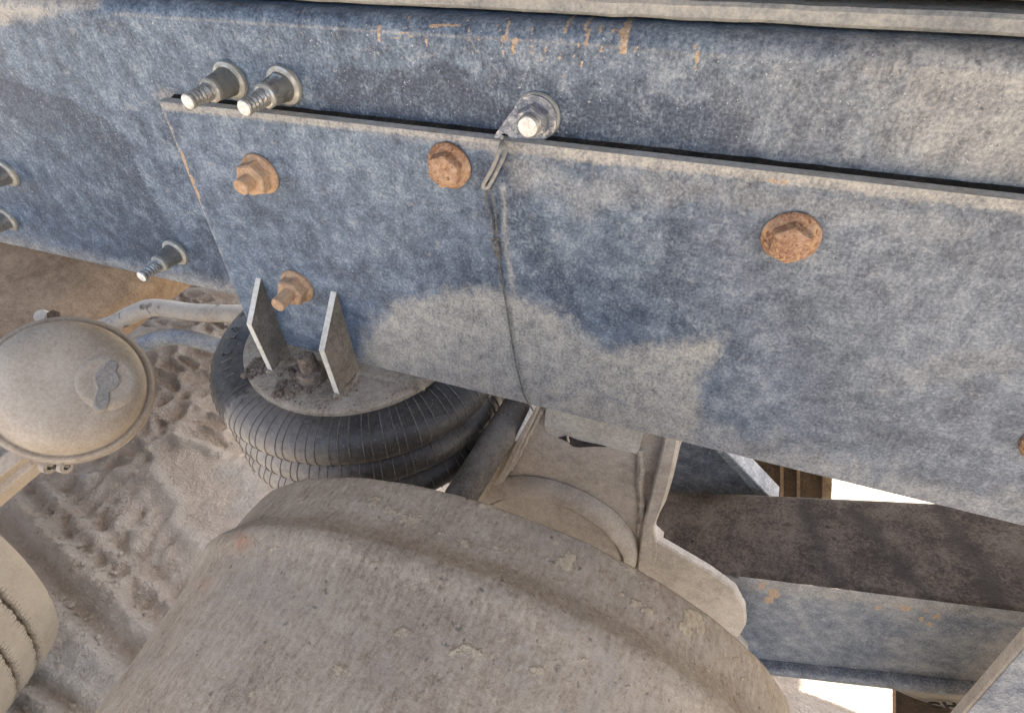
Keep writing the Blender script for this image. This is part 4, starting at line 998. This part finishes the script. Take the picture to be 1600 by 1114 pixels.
# smooth pressed lobe with raised crest
crest = seg_dist(Pn, L_([(130, 745), (190, 735), (240, 700), (275, 688), (320, 700), (350, 715)])); base += .022 * np.exp(-(crest / .018) ** 2)
crest2 = seg_dist(Pn, L_([(245, 705), (240, 740), (280, 790), (268, 820), (310, 850)])); base += .016 * np.exp(-(crest2 / .022) ** 2)
mk[ni, 0] = np.maximum(mk[ni, 0], .5 * np.exp(-(crest / .02) ** 2)); mk[ni, 0] = np.maximum(mk[ni, 0], .55 * np.exp(-(crest2 / .03) ** 2))  # crests paled in colour as if catching the light
# wheel ruts
def rut(pts, depth, wd, side=1, rg=.4):
    a = np.array(L_(pts)); d_ = seg_dist(Pn, a); dr = _n(a[-1] - a[0]); nn_ = np.array([-dr[1], dr[0]]); sg = (Pn - a[0]) @ nn_
    prof_ = -depth * np.exp(-(d_ / wd) ** 2) + rg * depth * np.exp(-((np.abs(sg) - wd * 1.7) / (wd * .7)) ** 2) * (d_ < wd * 4)
    return prof_, np.exp(-(d_ / wd) ** 2)
for pts, dp, wd, dkk in [([(-40, 775), (30, 850), (100, 925), (190, 1010), (260, 1060)], .040, .034, .7), ([(20, 745), (120, 850), (230, 960), (300, 1010)], .020, .022, .3), ([(110, 770), (200, 860), (290, 950)], .018, .03, .2), ([(40, 1058), (100, 1095), (150, 1130)], .022, .02, .3), ([(-10, 1075), (40, 1105), (80, 1140)], .02, .018, .3), ([(60, 770), (160, 870), (260, 960)], .012, .015, .3)]:
    a, b = rut(pts, dp, wd); base += a; mk[ni, 1] = np.maximum(mk[ni, 1], b * dkk)  # rut floors darkened in colour, imitating shade
rg = sm(sdf(Pn, L_([(0, 720), (200, 720), (330, 960), (250, 1080), (60, 880)])), -.05, .1)
rn = np.array([mn.turbulence(Vector((x * 17, y * 17, 4)), 5, False) for x, y in Pn]); base += (rg * .024 + .005) * (rn - .7)
fb = sm(.06 - seg_dist(Pn, L_([(90, 1040), (160, 1060), (200, 1080)])), -.03, .06); mk[ni, 0] = np.maximum(mk[ni, 0], fb * .7)
fb = sm(.05 - seg_dist(Pn, L_([(355, 735), (400, 760), (380, 790)])), -.03, .05); mk[ni, 0] = np.maximum(mk[ni, 0], fb * .9)  # sunlit streak painted pale on the sand
H[ni] = base
far = ~near; H[far] = np.array([mn.fractal(Vector((x * .6, y * .6, 1)), .8, 2.1, 4) for x, y in XY[far]]) * .03
V = np.c_[XY, ZG + H]; nx = len(gxs)
F = [[i * nx + k, i * nx + k + 1, (i + 1) * nx + k + 1, (i + 1) * nx + k] for i in range(len(gys) - 1) for k in range(nx - 1)]
g = obj('ground', V, F, 'sand', marks=mk, origin=(0, 0, ZG), angle=180)
g['kind'] = 'structure'; g['label'] = 'pale dry churned sand with wheel ruts under the vehicle'

# loose crumbs lying on the sand
PB = []
Hg = (ZG + H).reshape(len(gys), nx)
def gh(x, y):
    i = min(max(np.searchsorted(gys, y) - 1, 0), len(gys) - 2); j = min(max(np.searchsorted(gxs, x) - 1, 0), len(gxs) - 2); return Hg[i, j]
for k in range(900):
    px = random.uniform(-20, 420); py = random.uniform(450, 1110)
    if random.random() < .6: px, py = random.gauss(120, 80), random.gauss(880, 110)
    g_ = at(px, py, z=ZG)[:2]; r = random.uniform(.0022, .006) if random.random() < .93 else random.uniform(.006, .010)
    PB.append(clod((g_[0], g_[1], gh(*g_) + r * .25), r, k * 1.3, .7, n=4))
v, f = join(*PB); o = obj('sand_crumbs', v, f, 'sand'); put(o, 'small loose sand crumbs and grit strewn over the ground at the left', 'sand crumbs', kind='stuff')
